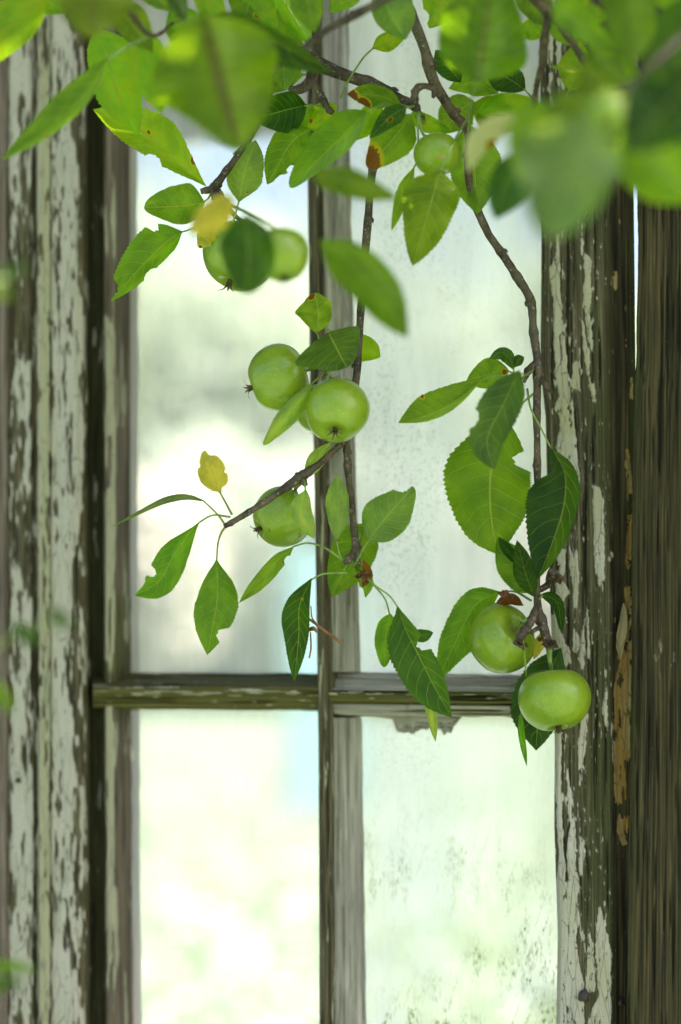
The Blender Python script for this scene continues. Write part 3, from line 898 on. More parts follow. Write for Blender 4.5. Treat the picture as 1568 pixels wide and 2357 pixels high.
# ------------------------------------------------------------------ lean-to roof, extended unseen to keep sun off wall and leaves
M_ROOF = mat_simple('roof_boards', (0.20, 0.185, 0.16), 0.85, 0.35, 12, 0.2, 0.002)
roof = thing('lean_to_shade_roof', 'grey board roof, its eave showing above the panes, its overhang added to shade the wall', 'roof', wall(0, -1.3, 0))
rs0, rs1 = sLf - 0.05, sR + 0.05
nb = 11
t_a, z_a, t_b, z_b = 0.60, 2.84, -1.32, 2.33  # front overhang is added and sized for the shade it casts
for k in range(nb):
    f0, f1 = k / nb, (k + 1) / nb - 0.003
    ta, tb_ = t_a + (t_b - t_a) * f0, t_a + (t_b - t_a) * f1
    za, zb = z_a + (z_b - z_a) * f0, z_a + (z_b - z_a) * f1
    v = []
    for s_ in (rs0, rs1):
        v += [wall(s_, ta, za), wall(s_, tb_, zb), wall(s_, tb_, zb + 0.024), wall(s_, ta, za + 0.024)]
    mesh_obj('roof_board', v, [(0, 1, 2, 3), (7, 6, 5, 4), (0, 4, 5, 1), (1, 5, 6, 2), (2, 6, 7, 3), (3, 7, 4, 0)], M_ROOF, roof, False)
wbox('fascia', rs0, rs1, -1.36, -1.33, 2.235, 2.36, M_ROOF, roof, 0.004)
for s_ in np.arange(rs0 + 0.3, rs1, 0.62):
    v = []
    for ds in (-0.03, 0.03):
        v += [wall(s_ + ds, t_a - .05, z_a - 0.10), wall(s_ + ds, t_b + 0.02, z_b - 0.09), wall(s_ + ds, t_b + 0.02, z_b - 0.004), wall(s_ + ds, t_a - .05, z_a - 0.016)]
    mesh_obj('rafter', v, [(0, 1, 2, 3), (7, 6, 5, 4), (0, 4, 5, 1), (1, 5, 6, 2), (2, 6, 7, 3), (3, 7, 4, 0)], M_ROOF, roof, False)
for s_ in (rs0 + 0.15, rs1 - 0.15):
    wbox('roof_post', s_ - 0.05, s_ + 0.05, -1.30, -1.20, 0.0, 2.25, M_ROOF, roof, 0.005)

# ------------------------------------------------------------------ ground
gv = []
gx = np.concatenate([[-400, -150, -60], np.linspace(-25, 25, 41), [60, 150, 400]])
gy = np.concatenate([[-400, -120, -40], np.linspace(-12, 40, 45), [80, 160, 400]])
GX, GY = np.meshgrid(gx, gy)
GZ = (fbm(GX / 4 + 60, GY / 4 + 60, 5, 3) - 0.5) * 0.10 * np.clip((np.hypot(GX, GY - 2) - 3) / 4, 0, 1)
gobj = mesh_obj('ground', np.stack([GX, GY, GZ], -1).reshape(-1, 3), grid_faces(len(gy), len(gx)), M_GROUND)
gobj['kind'] = 'structure'; gobj['label'] = 'pale mown lawn with added daisies behind the window'

# ------------------------------------------------------------------ garden beyond
def gpt(x, d):
    return np.array([(x - IMW / 2) * K * d, d, 0.0])


M_GRASS = mat_plain('grass_blades', (0.16, 0.22, 0.07), 0.6, 0.35, (0.3, 0.4, 0.06))
M_DAISY = mat_plain('daisy_petals', (0.78, 0.78, 0.72), 0.7)  # petals added to whiten the lawn like overexposed grass
gb = MB(); vs = []; fs = []
N = 9000
ang = RNG.uniform(-0.16, 0.16, N); dist = 3.6 + 20 * RNG.random(N) ** 1.4
for i in range(N):
    x, y = math.tan(ang[i]) * dist[i] * 1.3, dist[i]
    h = 0.05 + 0.09 * RNG.random(); a = RNG.random() * 6.28; wd = 0.006 + 0.006 * RNG.random()
    lx, ly = math.cos(a), math.sin(a); bx, by = -ly * h * .5, lx * h * .5
    k = len(vs)
    vs += [(x - lx * wd, y - ly * wd, 0), (x + lx * wd, y + ly * wd, 0), (x + bx * .5 + lx * wd * .7, y + by * .5 + ly * wd * .7, h * .7), (x + bx * .5 - lx * wd * .7, y + by * .5 - ly * wd * .7, h * .7), (x + bx * 1.3, y + by * 1.3, h)]
    fs += [(k, k + 1, k + 2, k + 3), (k + 3, k + 2, k + 4)]
o = mesh_obj('grass', np.array(vs), fs, M_GRASS, None, False); o['kind'] = 'stuff'; o['label'] = 'short grass blades on the lawn behind the window'
vs = []; fs = []
for i in range(2600):
    a = random.uniform(-0.17, 0.17); dd = 4.5 + 18 * random.random() ** 1.2
    x, y, z = math.tan(a) * dd * 1.2, dd, 0.09 + 0.05 * random.random()
    r = 0.018 + 0.014 * random.random(); k = len(vs)
    vs.append((x, y, z + 0.004))
    for j in range(8):
        t = j / 8 * 6.283
        vs.append((x + r * math.cos(t), y + r * math.sin(t), z + random.uniform(-.004, .004)))
    for j in range(8):
        fs.append((k, k + 1 + j, k + 1 + (j + 1) % 8))
o = mesh_obj('daisies', np.array(vs), fs, M_DAISY, None, False); o['kind'] = 'stuff'; o['label'] = 'white daisies added to pale the lawn'

LEAFM = {}


def foliage_mat(key, c, tc):
    if key not in LEAFM:
        LEAFM[key] = mat_plain('foliage_' + key, c, 0.55, 0.4, tc)
    return LEAFM[key]


def scatter_leaves(c, rad, n, size, seed, clumps=14):
    r = np.random.default_rng(seed)
    cl = r.normal(size=(clumps, 3)); cl /= np.linalg.norm(cl, axis=1)[:, None]
    cl = cl * (0.35 + 0.5 * r.random((clumps, 1)))
    ci = r.integers(0, clumps, n)
    p = cl[ci] + r.normal(size=(n, 3)) * 0.21
    p = p * np.array(rad) + np.array(c)
    u = r.normal(size=(n, 3)); u /= np.linalg.norm(u, axis=1)[:, None]
    q = r.normal(size=(n, 3)); v = np.cross(u, q); v /= np.linalg.norm(v, axis=1)[:, None]
    s = size * (0.6 + 0.8 * r.random((n, 1)))
    V = np.stack([p - u * s, p + v * s * .45, p + u * s, p - v * s * .45], 1).reshape(-1, 3)
    V[:, 2] = np.maximum(V[:, 2], 0.03)
    F = [(4 * i, 4 * i + 1, 4 * i + 2, 4 * i + 3) for i in range(n)]
    return V, F


def shrub(x, d, h, rw, label, key, col, tcol, seed, flowers=0, fcol=None, name='paled_shrub', cat='shrub', group='shrubs across the lawn'):
    b = gpt(x, d)
    t = thing(name, label, cat, b, group)
    for j in range(4):
        a = j * 1.7 + seed
        e = b + np.array([math.cos(a) * rw * .45, math.sin(a) * rw * .45, h * .6])
        v, f = tube([b + np.array([0.03 * math.cos(a), 0.03 * math.sin(a), -0.02]), (b + e) / 2 + np.array([0, 0, .1]), e], [0.025, 0.018, 0.008], 6, 6)
        mesh_obj('stem', v, f, M_BARK, t)
    V, F = scatter_leaves(b + np.array([0, 0, h * .55]), (rw, rw, h * .5), 2600, 0.11, seed)
    mesh_obj('crown', V, F, foliage_mat(key, col, tcol), t, False)
    if flowers:
        r = np.random.default_rng(seed + 50)
        mb = MB(); flowers = int(flowers * 1.5)
        for i in range(flowers):
            q = r.normal(size=3); q /= np.linalg.norm(q); q[1] = -abs(q[1]) if r.random() < .7 else q[1]
            c = b + np.array([0, 0, h * .58]) + q * np.array([rw, rw, h * .5]) * (0.85 + .2 * r.random())
            rr = 0.13 * (0.7 + .6 * r.random())
            n1, n2 = 5, 8
            vv = [(c[0] + rr * math.sin(math.pi * (a + .3) / (n1 - .4)) * math.cos(6.283 * bb / n2), c[1] + rr * math.sin(math.pi * (a + .3) / (n1 - .4)) * math.sin(6.283 * bb / n2), c[2] + .8 * rr * math.cos(math.pi * (a + .3) / (n1 - .4))) for a in range(n1) for bb in range(n2)]
            mb.add(np.array(vv) + r.normal(size=(n1 * n2, 3)) * rr * .12, grid_faces(n1, n2, True))
        o = mb.build('paling_flowers', M_FLOWER if fcol is None else fcol, t, True)
        o['kind'] = 'stuff'
    return t


M_FLOWER = mat_plain('white_petals', (0.48, 0.51, 0.40), 0.8, 0.3, (0.54, 0.58, 0.45))  # flower heads added to pale the garden like haze and overexposure
M_PINKF = mat_plain('blush_petals', (0.58, 0.53, 0.44), 0.8, 0.3, (0.62, 0.56, 0.46))
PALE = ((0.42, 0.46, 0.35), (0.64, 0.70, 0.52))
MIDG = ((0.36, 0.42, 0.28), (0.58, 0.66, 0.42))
shrub(335, 34.0, 3.0, 1.15, 'shrub paled with added blush flowers beyond the left pane beside the jamb', 'pale', *PALE, 3, 420, M_PINKF)
shrub(460, 36.0, 3.6, 1.5, 'shrub paled with added white flowers in the middle of the left pane', 'pale', *PALE, 4, 800)
shrub(595, 35.0, 3.2, 1.3, 'shrub paled with added cream flowers beside the turquoise gate', 'mid', *MIDG, 5, 500)
shrub(730, 37.0, 3.6, 1.5, 'tall shrub paled with added white flowers behind the turquoise gate', 'pale', *PALE, 7, 700)
shrub(950, 34.0, 3.2, 1.5, 'shrub paled with added white flowers behind the dusty right pane', 'pale', *PALE, 6, 700)
shrub(1110, 33.5, 2.8, 1.3, 'low shrub paled with added blush flowers behind the right pane', 'pale', *PALE, 8, 500, M_PINKF)
shrub(1270, 35.0, 3.5, 1.6, 'shrub paled with added white flowers at the edge of the right pane by the stile', 'mid', *MIDG, 9, 500)


def tree(x, d, h, rw, label, col, tcol, key, seed):
    b = gpt(x, d)
    t = thing('garden_tree', label, 'tree', b, 'trees at the end of the garden')
    v, f = tube([b + np.array([0, 0, -.05]), b + np.array([.1, 0, h * .35]), b + np.array([-.05, .1, h * .75])], [0.16, 0.12, 0.05], 8, 10)
    mesh_obj('trunk', v, f, M_BARK, t)
    for j in range(4):
        a = j * 1.9 + seed; st = b + np.array([.05, 0, h * (.3 + .1 * j)])
        v, f = tube([st, st + np.array([math.cos(a) * rw * .7, math.sin(a) * rw * .7, h * .16])], [0.06, 0.02], 6, 5)
        mesh_obj('limb', v, f, M_BARK, t)
    V, F = scatter_leaves(b + np.array([0, 0, h * .6]), (rw, rw, h * .42), 4200, 0.22, seed, 26)
    mesh_obj('crown', V, F, foliage_mat(key, col, tcol), t, False)


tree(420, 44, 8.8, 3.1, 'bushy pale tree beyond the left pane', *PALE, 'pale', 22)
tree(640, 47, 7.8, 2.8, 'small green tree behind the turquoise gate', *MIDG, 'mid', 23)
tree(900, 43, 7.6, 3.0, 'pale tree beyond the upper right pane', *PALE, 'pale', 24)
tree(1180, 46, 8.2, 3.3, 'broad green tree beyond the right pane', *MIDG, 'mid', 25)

# turquoise gate
M_TEAL = mat_simple('teal_paint', (0.36, 0.60, 0.62), 0.6, 0.10, 6)
sb = gpt(676, 17.0)
gate = thing('garden_gate', 'narrow turquoise board gate standing across the lawn', 'gate', sb + np.array([0.25, 0.0, 0]))
for k in range(4):
    MB().box(sb + np.array([0.06 + 0.125 * k, 0, 1.0]), (0.120, 0.022, 1.84 + 0.02 * (k % 2))).build('board', M_TEAL, gate)
for zz in (0.45, 1.6):
    MB().box(sb + np.array([0.25, 0.026, zz]), (0.49, 0.028, 0.09)).build('rail', M_TEAL, gate)
MB().box(sb + np.array([-0.05, 0.03, 0.98]), (0.06, 0.05, 1.98)).build('gate_post', M_TEAL, gate)
MB().box(sb + np.array([0.56, 0.03, 0.98]), (0.06, 0.05, 1.98)).build('gate_post', M_TEAL, gate)
hv, hf = tube([sb + np.array([0.44, -0.012, 1.02]), sb + np.array([0.44, -0.05, 1.05]), sb + np.array([0.44, -0.05, 1.15]), sb + np.array([0.44, -0.012, 1.18])], [0.008], 6, 10)
mesh_obj('handle', hv, hf, M_RUST, gate)

# cream cottage at the end of the garden
M_CREAM = mat_simple('cream_render', (0.42, 0.41, 0.35), 0.9, 0.08, 2)
M_TILE = mat_simple('pale_roof_tiles', (0.46, 0.40, 0.40), 0.85, 0.2, 6)
M_WFRAME = mat_simple('white_joinery', (0.75, 0.75, 0.72), 0.6, 0.05, 4)
M_DGLASS = mat_simple('window_glass', (0.12, 0.15, 0.16), 0.12, 0.2, 2, 0.6)
hb = gpt(500, 56.0)
house = thing('cottage', 'cream rendered cottage with a pale tiled roof at the end of the garden', 'house', hb)
MB().box(hb + np.array([0, 2.5, 1.6]), (6.4, 5.0, 3.2)).build('wall', M_CREAM, house)
rv = [(-3.5, -.3, 3.15), (3.5, -.3, 3.15), (3.5, 2.5, 5.3), (-3.5, 2.5, 5.3), (3.5, 5.3, 3.15), (-3.5, 5.3, 3.15)]
v = np.array([hb + np.array(q) for q in rv] + [hb + np.array(q) + np.array([0, 0, .12]) for q in rv])
rf = mesh_obj('roof', v, [(6, 7, 8, 9), (9, 8, 10, 11), (0, 3, 2, 1), (3, 5, 4, 2), (0, 1, 7, 6), (1, 2, 8, 7), (2, 4, 10, 8), (4, 5, 11, 10), (5, 3, 9, 11), (3, 0, 6, 9)], M_TILE, house, False)
for wx in (-2.0, 0.1, 2.1):
    fr = MB()
    c = hb + np.array([wx, -.03, 1.75])
    fr.box(c + np.array([0, 0, .62]), (1.1, .08, .08)).box(c - np.array([0, 0, .62]), (1.2, .14, .08)).box(c + np.array([.51, 0, 0]), (.08, .08, 1.16)).box(c - np.array([.51, 0, 0]), (.08, .08, 1.16)).box(c, (.05, .06, 1.16))
    wo = fr.build('window', M_WFRAME, house)
    for sx in (-.245, .245):
        MB().box(c + np.array([sx, .015, 0]), (.43, .02, 1.14)).build('pane', M_DGLASS, wo)

house.rotation_euler.z = math.radians(38)

# ------------------------------------------------------------------ branches, leaves, apples
BRANCH = {}


def knobs(n, seed, every=15, amp=.30):
    r = np.random.default_rng(seed + 900)
    m = np.ones(n); i = 6 + int(r.integers(0, every)); at = []
    while i < n - 3:
        a = amp * (0.5 + r.random()); x = np.arange(n)
        m += a * np.exp(-((x - i) / 1.7) ** 2) + a * .35 * np.exp(-((x - i - 3) / 2.5) ** 2)
        at.append(i); i += int(every * (0.5 + r.random()))
    return m, at


def buds(t, c, rad, at, seed):
    r = np.random.default_rng(seed + 77)
    for k, i in enumerate(at):
        i = min(i, len(c) - 2)
        tn = c[i + 1] - c[i]; tn /= np.linalg.norm(tn) + 1e-9
        q = np.cross(tn, np.array([0, 1, 0.0])); q /= np.linalg.norm(q) + 1e-9
        q = q * (1 if k % 2 else -1) + np.array([0, -.4 * r.random(), 0]); q /= np.linalg.norm(q)
        R0 = rad[i]
        b = c[i] + q * R0 * .7
        v, f = tube([b, b + q * R0 * .55 + tn * R0 * .5, b + q * R0 * .7 + tn * R0 * 1.3], [R0 * .5, R0 * .48, R0 * .1], 6, 6)
        mesh_obj('bud', v, f, M_BARK, t)


def branch(key, label, pts, radii, seed, name='apple_branch', cat='branch', rough=0.16):
    """pts = (x, y, depth)"""
    wp = np.array([P(np.array(float(a)), np.array(float(b)), np.array(float(c))) for a, b, c in pts])
    t = thing(name, label, cat, wp[0], 'apple branches hanging before the window')
    BRANCH[key] = (t, np.array(pts, float))
    n = max(24, int(sum(np.linalg.norm(np.diff(wp, axis=0), axis=1)) / 0.0026))
    mu, at = knobs(n, seed, 13, .20)
    rr = [r * K * 2.0 * .82 for r in radii]
    v, f = tube(wp, rr, 12, n, rough, seed, mult=mu)
    mesh_obj('limb', v, f, M_BARK, t)
    buds(t, catmull(wp, n), np.interp(np.linspace(0, 1, n), np.linspace(0, 1, len(rr)), rr), at[::2], seed)
    return t


def twig(key, pts, radii, seed, name='twig', mat=None, rough=0.25, n=None):
    t = BRANCH[key][0]
    wp = np.array([P(np.array(float(a)), np.array(float(b)), np.array(float(c))) for a, b, c in pts])
    n = n or max(12, int(sum(np.linalg.norm(np.diff(wp, axis=0), axis=1)) / 0.0012))
    mu = None
    if name in ('spur', 'twig') and n > 8:
        mu, _ = knobs(n, seed, 7 if name == 'spur' else 16, .26 if name == 'spur' else .2)
    v, f = tube(wp, [r * K * 2.0 * .86 for r in radii], 10, n, rough, seed, mult=mu)
    return mesh_obj(name, v, f, mat or M_BARK, t)


WV = np.array([0, .03, .08, .16, .28, .42, .55, .68, .80, .89, .95, 1.0])
WP = np.array([0.0, .16, .40, .68, .91, 1.0, .965, .84, .62, .38, .19, 0.0])
WP2 = np.array([0.0, .05, .15, .38, .70, .93, 1.0, .94, .73, .45, .21, 0.0])
C_BACKLIT = (0.215, 0.37, 0.018)  # yellow-green lifted to imitate light shining through the blade
C_MID = (0.155, 0.275, 0.026)
C_OLIVE = (0.145, 0.220, 0.012)
C_SHADED = (0.032, 0.095, 0.010)  # deep green standing in for leaves in shadow
C_BLUE_SHEEN = (0.070, 0.135, 0.045)  # blue-green, with sky sheen mixed into the colour of glossy leaves
C_PALE = (0.25, 0.345, 0.13)
C_YEL = (0.95, 0.70, 0.09)
LEAFN = [0]


def leaf(key, axis, wa, wb=None, d=1.98, hw=None, col=C_MID, sa=1, sb=1, tilt=0.0, pet=None, under=False, notch=(), brown=(), blunt=False, wave=0.21, label=None, teeth=1.0, dz=None, pale=0, rib=0, shp=None):
    """axis base->tip in photo px; wa / wb visible half-widths on the two sides, hw the true one"""
    LEAFN[0] += 1
    sd = LEAFN[0]
    r = np.random.default_rng(sd * 13 + 5)
    t = BRANCH[key][0]
    wb = wa if wb is None else wb
    hw = hw or max(wa, wb) * 1.04
    NV, NU = 92, 13
    v = np.linspace(0, 1, NV)
    dzl = dz if dz is not None else np.linspace(0, tilt, len(axis))
    ax = catmull([(a, b, c) for (a, b), c in zip(axis, dzl)], NV)
    ax[:, 2] += (r.random() - .35) * .5 * hw * K * d * 4 * v * (1 - v)
    tg = np.gradient(ax[:, :2], axis=0); tg /= np.linalg.norm(tg, axis=1)[:, None] + 1e-9
    # smooth the frame
    for _ in range(4):
        tg[1:-1] = (tg[:-2] + tg[1:-1] * 2 + tg[2:]) / 4
    tg /= np.linalg.norm(tg, axis=1)[:, None]
    pp = np.stack([tg[:, 1], -tg[:, 0]], 1)
    if shp is None: shp = [0, .35, .7][sd % 3]
    prof = np.interp(v, WV, WP) * (1 - shp) + np.interp(v, WV, WP2) * shp
    if blunt:
        prof = np.where(v > .6, np.maximum(prof, np.sqrt(np.clip((1 - v) / .4, 0, 1)) * .9), prof)
    ui = np.linspace(-1, 1, NU)
    ph = r.random() * 6.28; wk = 1.4 + r.random() * 1.6
    nt_ = 26 + int(r.integers(0, 6))
    X = np.zeros((NV, NU)); Y = np.zeros((NV, NU)); D = np.zeros((NV, NU))
    bro = np.zeros((NV, NU))
    for j, u in enumerate(ui):
        side = wa if u > 0 else wb
        sg = sa if u > 0 else sb
        vis = side; dep = math.sqrt(max(hw * hw - vis * vis, 0.0)) * sg
        au = abs(u)
        saw = ((v * nt_ + (0 if u > 0 else .4)) % 1.0)
        wdt = prof * (1 + teeth * 0.085 * (saw - .4) * max(0, (au - .8) / .2))
        wdt = wdt * (1 + 0.06 * np.sin(v * 9 + ph + (2 if u > 0 else 0)) * au)
        for (v0, s0, dv, dp) in notch:
            if s0 * u > 0:
                q = 1 - ((v - v0) / dv) ** 2
                lim = 1 - dp * np.sqrt(np.clip(q, 0, 1)) * (1 + .12 * np.sin(v * 140))
                wdt = np.where(q > 0, np.minimum(wdt, wdt * np.minimum(1, lim / max(au, .05))), wdt)
        lat = u * wdt * vis / 1.0
        fold = 0.10 * hw * (au ** 1.5) * (1 if (sa + sb) >= 0 else -1) * (1 if vis > .8 * hw else 0.3)
        X[:, j] = ax[:, 0] + pp[:, 0] * lat
        Y[:, j] = ax[:, 1] + pp[:, 1] * lat
        wv = wave * hw * au ** 2 * np.sin(v * wk * 6.28 + ph + (1.7 if u > 0 else 0))
        qu = 0.050 * hw * np.abs(np.sin(math.pi * (v * 8.5 - 1.55 * au ** 1.25))) * (1 - au) * min(1, au * 5)
        D[:, j] = d + ax[:, 2] + (au * wdt * dep + fold * prof + wv * prof - qu) * K * d
        for (bv, bu, br_) in brown:
            rr = np.hypot((v - bv) * np.linalg.norm(np.array(axis[-1]) - np.array(axis[0])), (u - bu) * hw * np.maximum(prof, .2))
            bro[:, j] = np.maximum(bro[:, j], np.clip(1.25 - rr / (br_ * (.72 if br_ < 13 else 1)) * .75, 0, 1))
    V = P(X, Y, D)
    # orientation
    i0, j0 = NV // 2, NU // 2
    nrm = np.cross(V[i0, j0 + 2] - V[i0, j0 - 2], V[i0 + 4, j0] - V[i0 - 4, j0])
    tocam = np.array([0, 0, CAM_Z]) - V[i0, j0]
    faces = grid_faces(NV, NU)
    flip = (nrm @ tocam) < 0
    if under: flip = not flip
    if flip: faces = [tuple(reversed(f)) for f in faces]
    uu, vv2 = np.meshgrid((ui + 1) / 2, v)
    o = mesh_obj('leaf', V.reshape(-1, 3), faces, M_LEAF, t, True, dict(brown=bro.ravel(), pale=(np.clip(pale * ui * 4, 0, 1)[None, :] * np.ones((NV, 1))).ravel() if pale else np.zeros(NV * NU)), np.stack([uu, vv2], -1).reshape(-1, 2))
    jit = 1 + (r.random(3) - .5) * .14
    o.color = (col[0] * jit[0], col[1] * jit[1], col[2] * jit[2], 1)
    if label: o['label'] = label
    if col is C_YEL:
        a = o.data.attributes.new('yel', 'FLOAT', 'POINT'); a.data.foreach_set('value', np.ones(NV * NU, np.float32))
    if rib:
        a = o.data.attributes.new('rib', 'FLOAT', 'POINT'); a.data.foreach_set('value', np.full(NV * NU, rib, np.float32))
    if pet:
        b = axis[0]
        pl = [(b[0] + tg[2, 0] * 6, b[1] + tg[2, 1] * 6, d)] + [((q[0], q[1], q[2]) if len(q) == 3 else (q[0], q[1], d)) for q in pet]
        wp = np.array([P(np.array(float(a)), np.array(float(bb)), np.array(float(c))) for a, bb, c in pl])
        vv_, ff = tube(wp, [1.9 * K * 2, 2.3 * K * 2, 3.0 * K * 2], 6, 14)
        base = np.array(world_loc(t))
        po = mesh_obj('petiole', vv_, ff, M_PET, o)
    return o


def apple(label, x, y, r, d, axis, h=0.88, stem=None, seed=0, brown=(), calyx_r=1.0, rr2=1.0):
    """axis = direction stem->calyx in (right, down, towards viewer); r in photo px"""
    R_ = r * K * d
    c = P(np.array(float(x)), np.array(float(y)), np.array(float(d)))
    ex = np.array([1, 0, 0.0]); ey = np.array([0, SP, -CP]); ez = np.array([0, -CP, -SP])
    A = axis[0] * ex + axis[1] * ey + axis[2] * ez
    A /= np.linalg.norm(A)
    ref = np.array([0.2, 0.3, 0.93]) if abs(A[2]) < .9 else np.array([1, 0, 0.0])
    B = np.cross(A, ref); B /= np.linalg.norm(B)
    Cc = np.cross(A, B)
    t = thing('apple', label, 'apple', c, 'green apples on the branches')
    n1, n2 = 40, 48
    rng = np.random.default_rng(seed)
    ph = rng.random() * 6.28
    vs, br, uv = [], [], []
    for i in range(n1):
        f = i / (n1 - 1)
        th = math.pi * f
        rad = math.sin(th)
        hz = -math.cos(th)                 # -1 at stem end, +1 at calyx end
        # cavities
        zz = hz * h
        zz += 0.30 * h * math.exp(-(rad / 0.26) ** 2) * (1 if hz < 0 else 0)
        zz -= 0.20 * h * math.exp(-(rad / 0.22) ** 2) * (1 if hz > 0 else 0)
        prof = rad ** 0.86 * (1 - 0.07 * hz)
        for j in range(n2):
            a = 2 * math.pi * j / n2
            lob = 1 + 0.026 * math.cos(5 * a + ph) * (0.4 + 0.6 * max(0, hz)) + 0.035 * math.cos(2 * a + ph * 2) + 0.02 * math.cos(3 * a + seed)
            z2 = zz * (1 + 0.035 * math.cos(a + ph))
            p = c + R_ * (A * z2 + (B * math.cos(a) + Cc * math.sin(a)) * prof * lob)
            vs.append(p)
            bb = 0.72 * math.exp(-(rad / 0.24) ** 2) if hz < 0 else 0.3 * math.exp(-(rad / 0.15) ** 2)
            for (bx, by, brr) in brown:
                pr = p - np.array([0, 0, CAM_Z])
                bb = max(bb, 0.9 * math.exp(-(((p - P(np.array(float(bx)), np.array(float(by)), np.array(d - R_))) ** 2).sum()) / (brr * K * d) ** 2))
            br.append(bb); uv.append((j / n2, f))
    faces = grid_faces(n1, n2, True)
    cen = np.array(vs).mean(0)
    f0 = faces[n2 * 20]
    q = np.array([vs[k] for k in f0])
    if np.dot(np.cross(q[1] - q[0], q[2] - q[0]), q.mean(0) - cen) < 0:
        faces = [tuple(reversed(f)) for f in faces]
    mesh_obj('skin', np.array(vs), faces, M_APPLE, t, True, dict(brown=np.array(br)), np.array(uv))
    # calyx sepals
    cb = c + A * R_ * (h * 0.80)
    mb = MB()
    for k in range(6):
        a = k / 6 * 6.283 + ph
        dr = B * math.cos(a) + Cc * math.sin(a)
        tn = np.cross(A, dr)
        L_ = R_ * (0.24 + 0.10 * rng.random()) * calyx_r
        pts = [cb + dr * R_ * .05, cb + A * L_ * .5 + dr * R_ * .07, cb + A * L_ * .9 + dr * R_ * (.08 + .14 * rng.random()), cb + A * L_ * (.9 + .2 * rng.random()) + dr * R_ * (.18 + .14 * rng.random())]
        vv = []
        for q_, wd in zip(catmull(pts, 7), np.linspace(.055, .008, 7)):
            vv += [q_ - tn * R_ * wd, q_ + A * R_ * .012 + dr * R_ * .01, q_ + tn * R_ * wd]
        mb.add(np.array(vv), grid_faces(7, 3))
    for k in range(5):
        a = k * 1.3 + ph
        dr = B * math.cos(a) + Cc * math.sin(a)
        v, f = tube([cb, cb + A * R_ * .16 * calyx_r + dr * R_ * .03 * rng.random(), cb + A * R_ * .26 * calyx_r + dr * R_ * .07], [R_ * .012, R_ * .01, R_ * .006], 5, 5)
        mb.add(v, f)
    mb.build('calyx', M_CALYX, t, True)
    if stem:
        sp = [c - A * R_ * h * 0.66]
        sp.append(c - A * R_ * h * 0.98)
        for q in stem:
            sp.append(P(np.array(float(q[0])), np.array(float(q[1])), np.array(float(q[2] if len(q) > 2 else d))))
        v, f = tube(sp, [R_ * .055, R_ * .05, R_ * .06, R_ * .09], 8, 16)
        mesh_obj('stem', v, f, M_PET, t)
    return t


# --- the branches
branch('A', 'slender twig hanging straight down in front of the mullion', [(905, 228, 1.985), (884, 285, 1.985), (858, 390, 1.98), (846, 520, 1.98), (832, 700, 1.98), (820, 870, 1.98), (800, 1000, 1.98), (800, 1060, 1.98), (806, 1130, 1.98), (815, 1215, 1.98), (822, 1285, 1.98), (826, 1310, 1.978)], [13, 12, 11, 11, 10.5, 10, 9.5, 9.5, 9, 9, 11, 6], 1)
branch('B', 'thick grey bough crossing the top of the mullion', [(560, 60, 2.0), (650, 105, 1.99), (735, 148, 1.985), (800, 175, 1.985), (862, 196, 1.985), (905, 222, 1.985), (945, 240, 1.98), (965, 262, 1.98), (978, 285, 1.98)], [20, 19, 18, 17, 16, 16, 12, 9, 6], 2)
branch('C', 'long curving branch hanging down the edge of the right pane', [(905, -90, 1.90), (930, -5, 1.92), (975, 105, 1.93), (1000, 190, 1.94), (1045, 262, 1.96), (1078, 310, 1.98), (1080, 420, 1.995), (1118, 525, 2.0), (1160, 590, 2.0), (1195, 645, 2.0), (1221, 690, 2.0), (1228, 760, 1.995), (1237, 840, 1.99), (1236, 960, 1.985), (1237, 1050, 1.985), (1238, 1180, 1.985), (1236, 1300, 1.98), (1238, 1390, 1.975), (1250, 1440, 1.972), (1264, 1490, 1.97)], [16, 15, 14, 15, 13, 11, 11, 11, 11, 12.5, 12, 11, 11.5, 9.5, 9, 8.5, 9, 10, 14, 11], 3)
branch('D', 'thin dark spur twig slanting across the top of the mullion', [(1010, -70, 1.74), (880, 2, 1.76), (760, 64, 1.78), (690, 118, 1.79), (640, 148, 1.80), (618, 192, 1.80)], [11, 10, 8.5, 8, 11, 7], 4)
branch('E', 'dark forked twig in front of the right stile near the top', [(1190, -60, 1.80), (1238, 2, 1.82), (1278, 42, 1.83), (1318, 100, 1.84), (1350, 150, 1.85), (1378, 205, 1.86)], [15, 15, 13, 9, 8, 6], 5)
branch('F', 'short twig slanting behind the big blurred leaf over the left pane', [(640, 170, 1.99), (590, 290, 1.985), (552, 350, 1.98), (520, 395, 1.98), (490, 432, 1.98), (462, 441, 1.98)], [9, 9, 9, 9, 11, 7], 6)
branch('G', 'blurred leafy branch hanging nearest the viewer at upper right', [(1720, -60, 1.5), (1600, 60, 1.48), (1500, 150, 1.46), (1425, 215, 1.44), (1330, 262, 1.42)], [11, 10, 8, 7, 5], 7)
branch('H', 'leafy branch crossing the top left corner', [(-220, -160, 1.62), (60, -90, 1.66), (250, -20, 1.72), (345, 80, 1.80), (400, 52, 1.82)], [12, 11, 9, 5, 4], 8)
branch('J', 'overhead branch along the top edge of the picture', [(180, -190, 1.85), (420, -110, 1.88), (640, -95, 1.9), (860, -80, 1.92), (1060, -70, 1.93), (1250, -90, 1.9), (1500, -120, 1.8)], [14, 13, 12, 12, 11, 10, 8], 9)

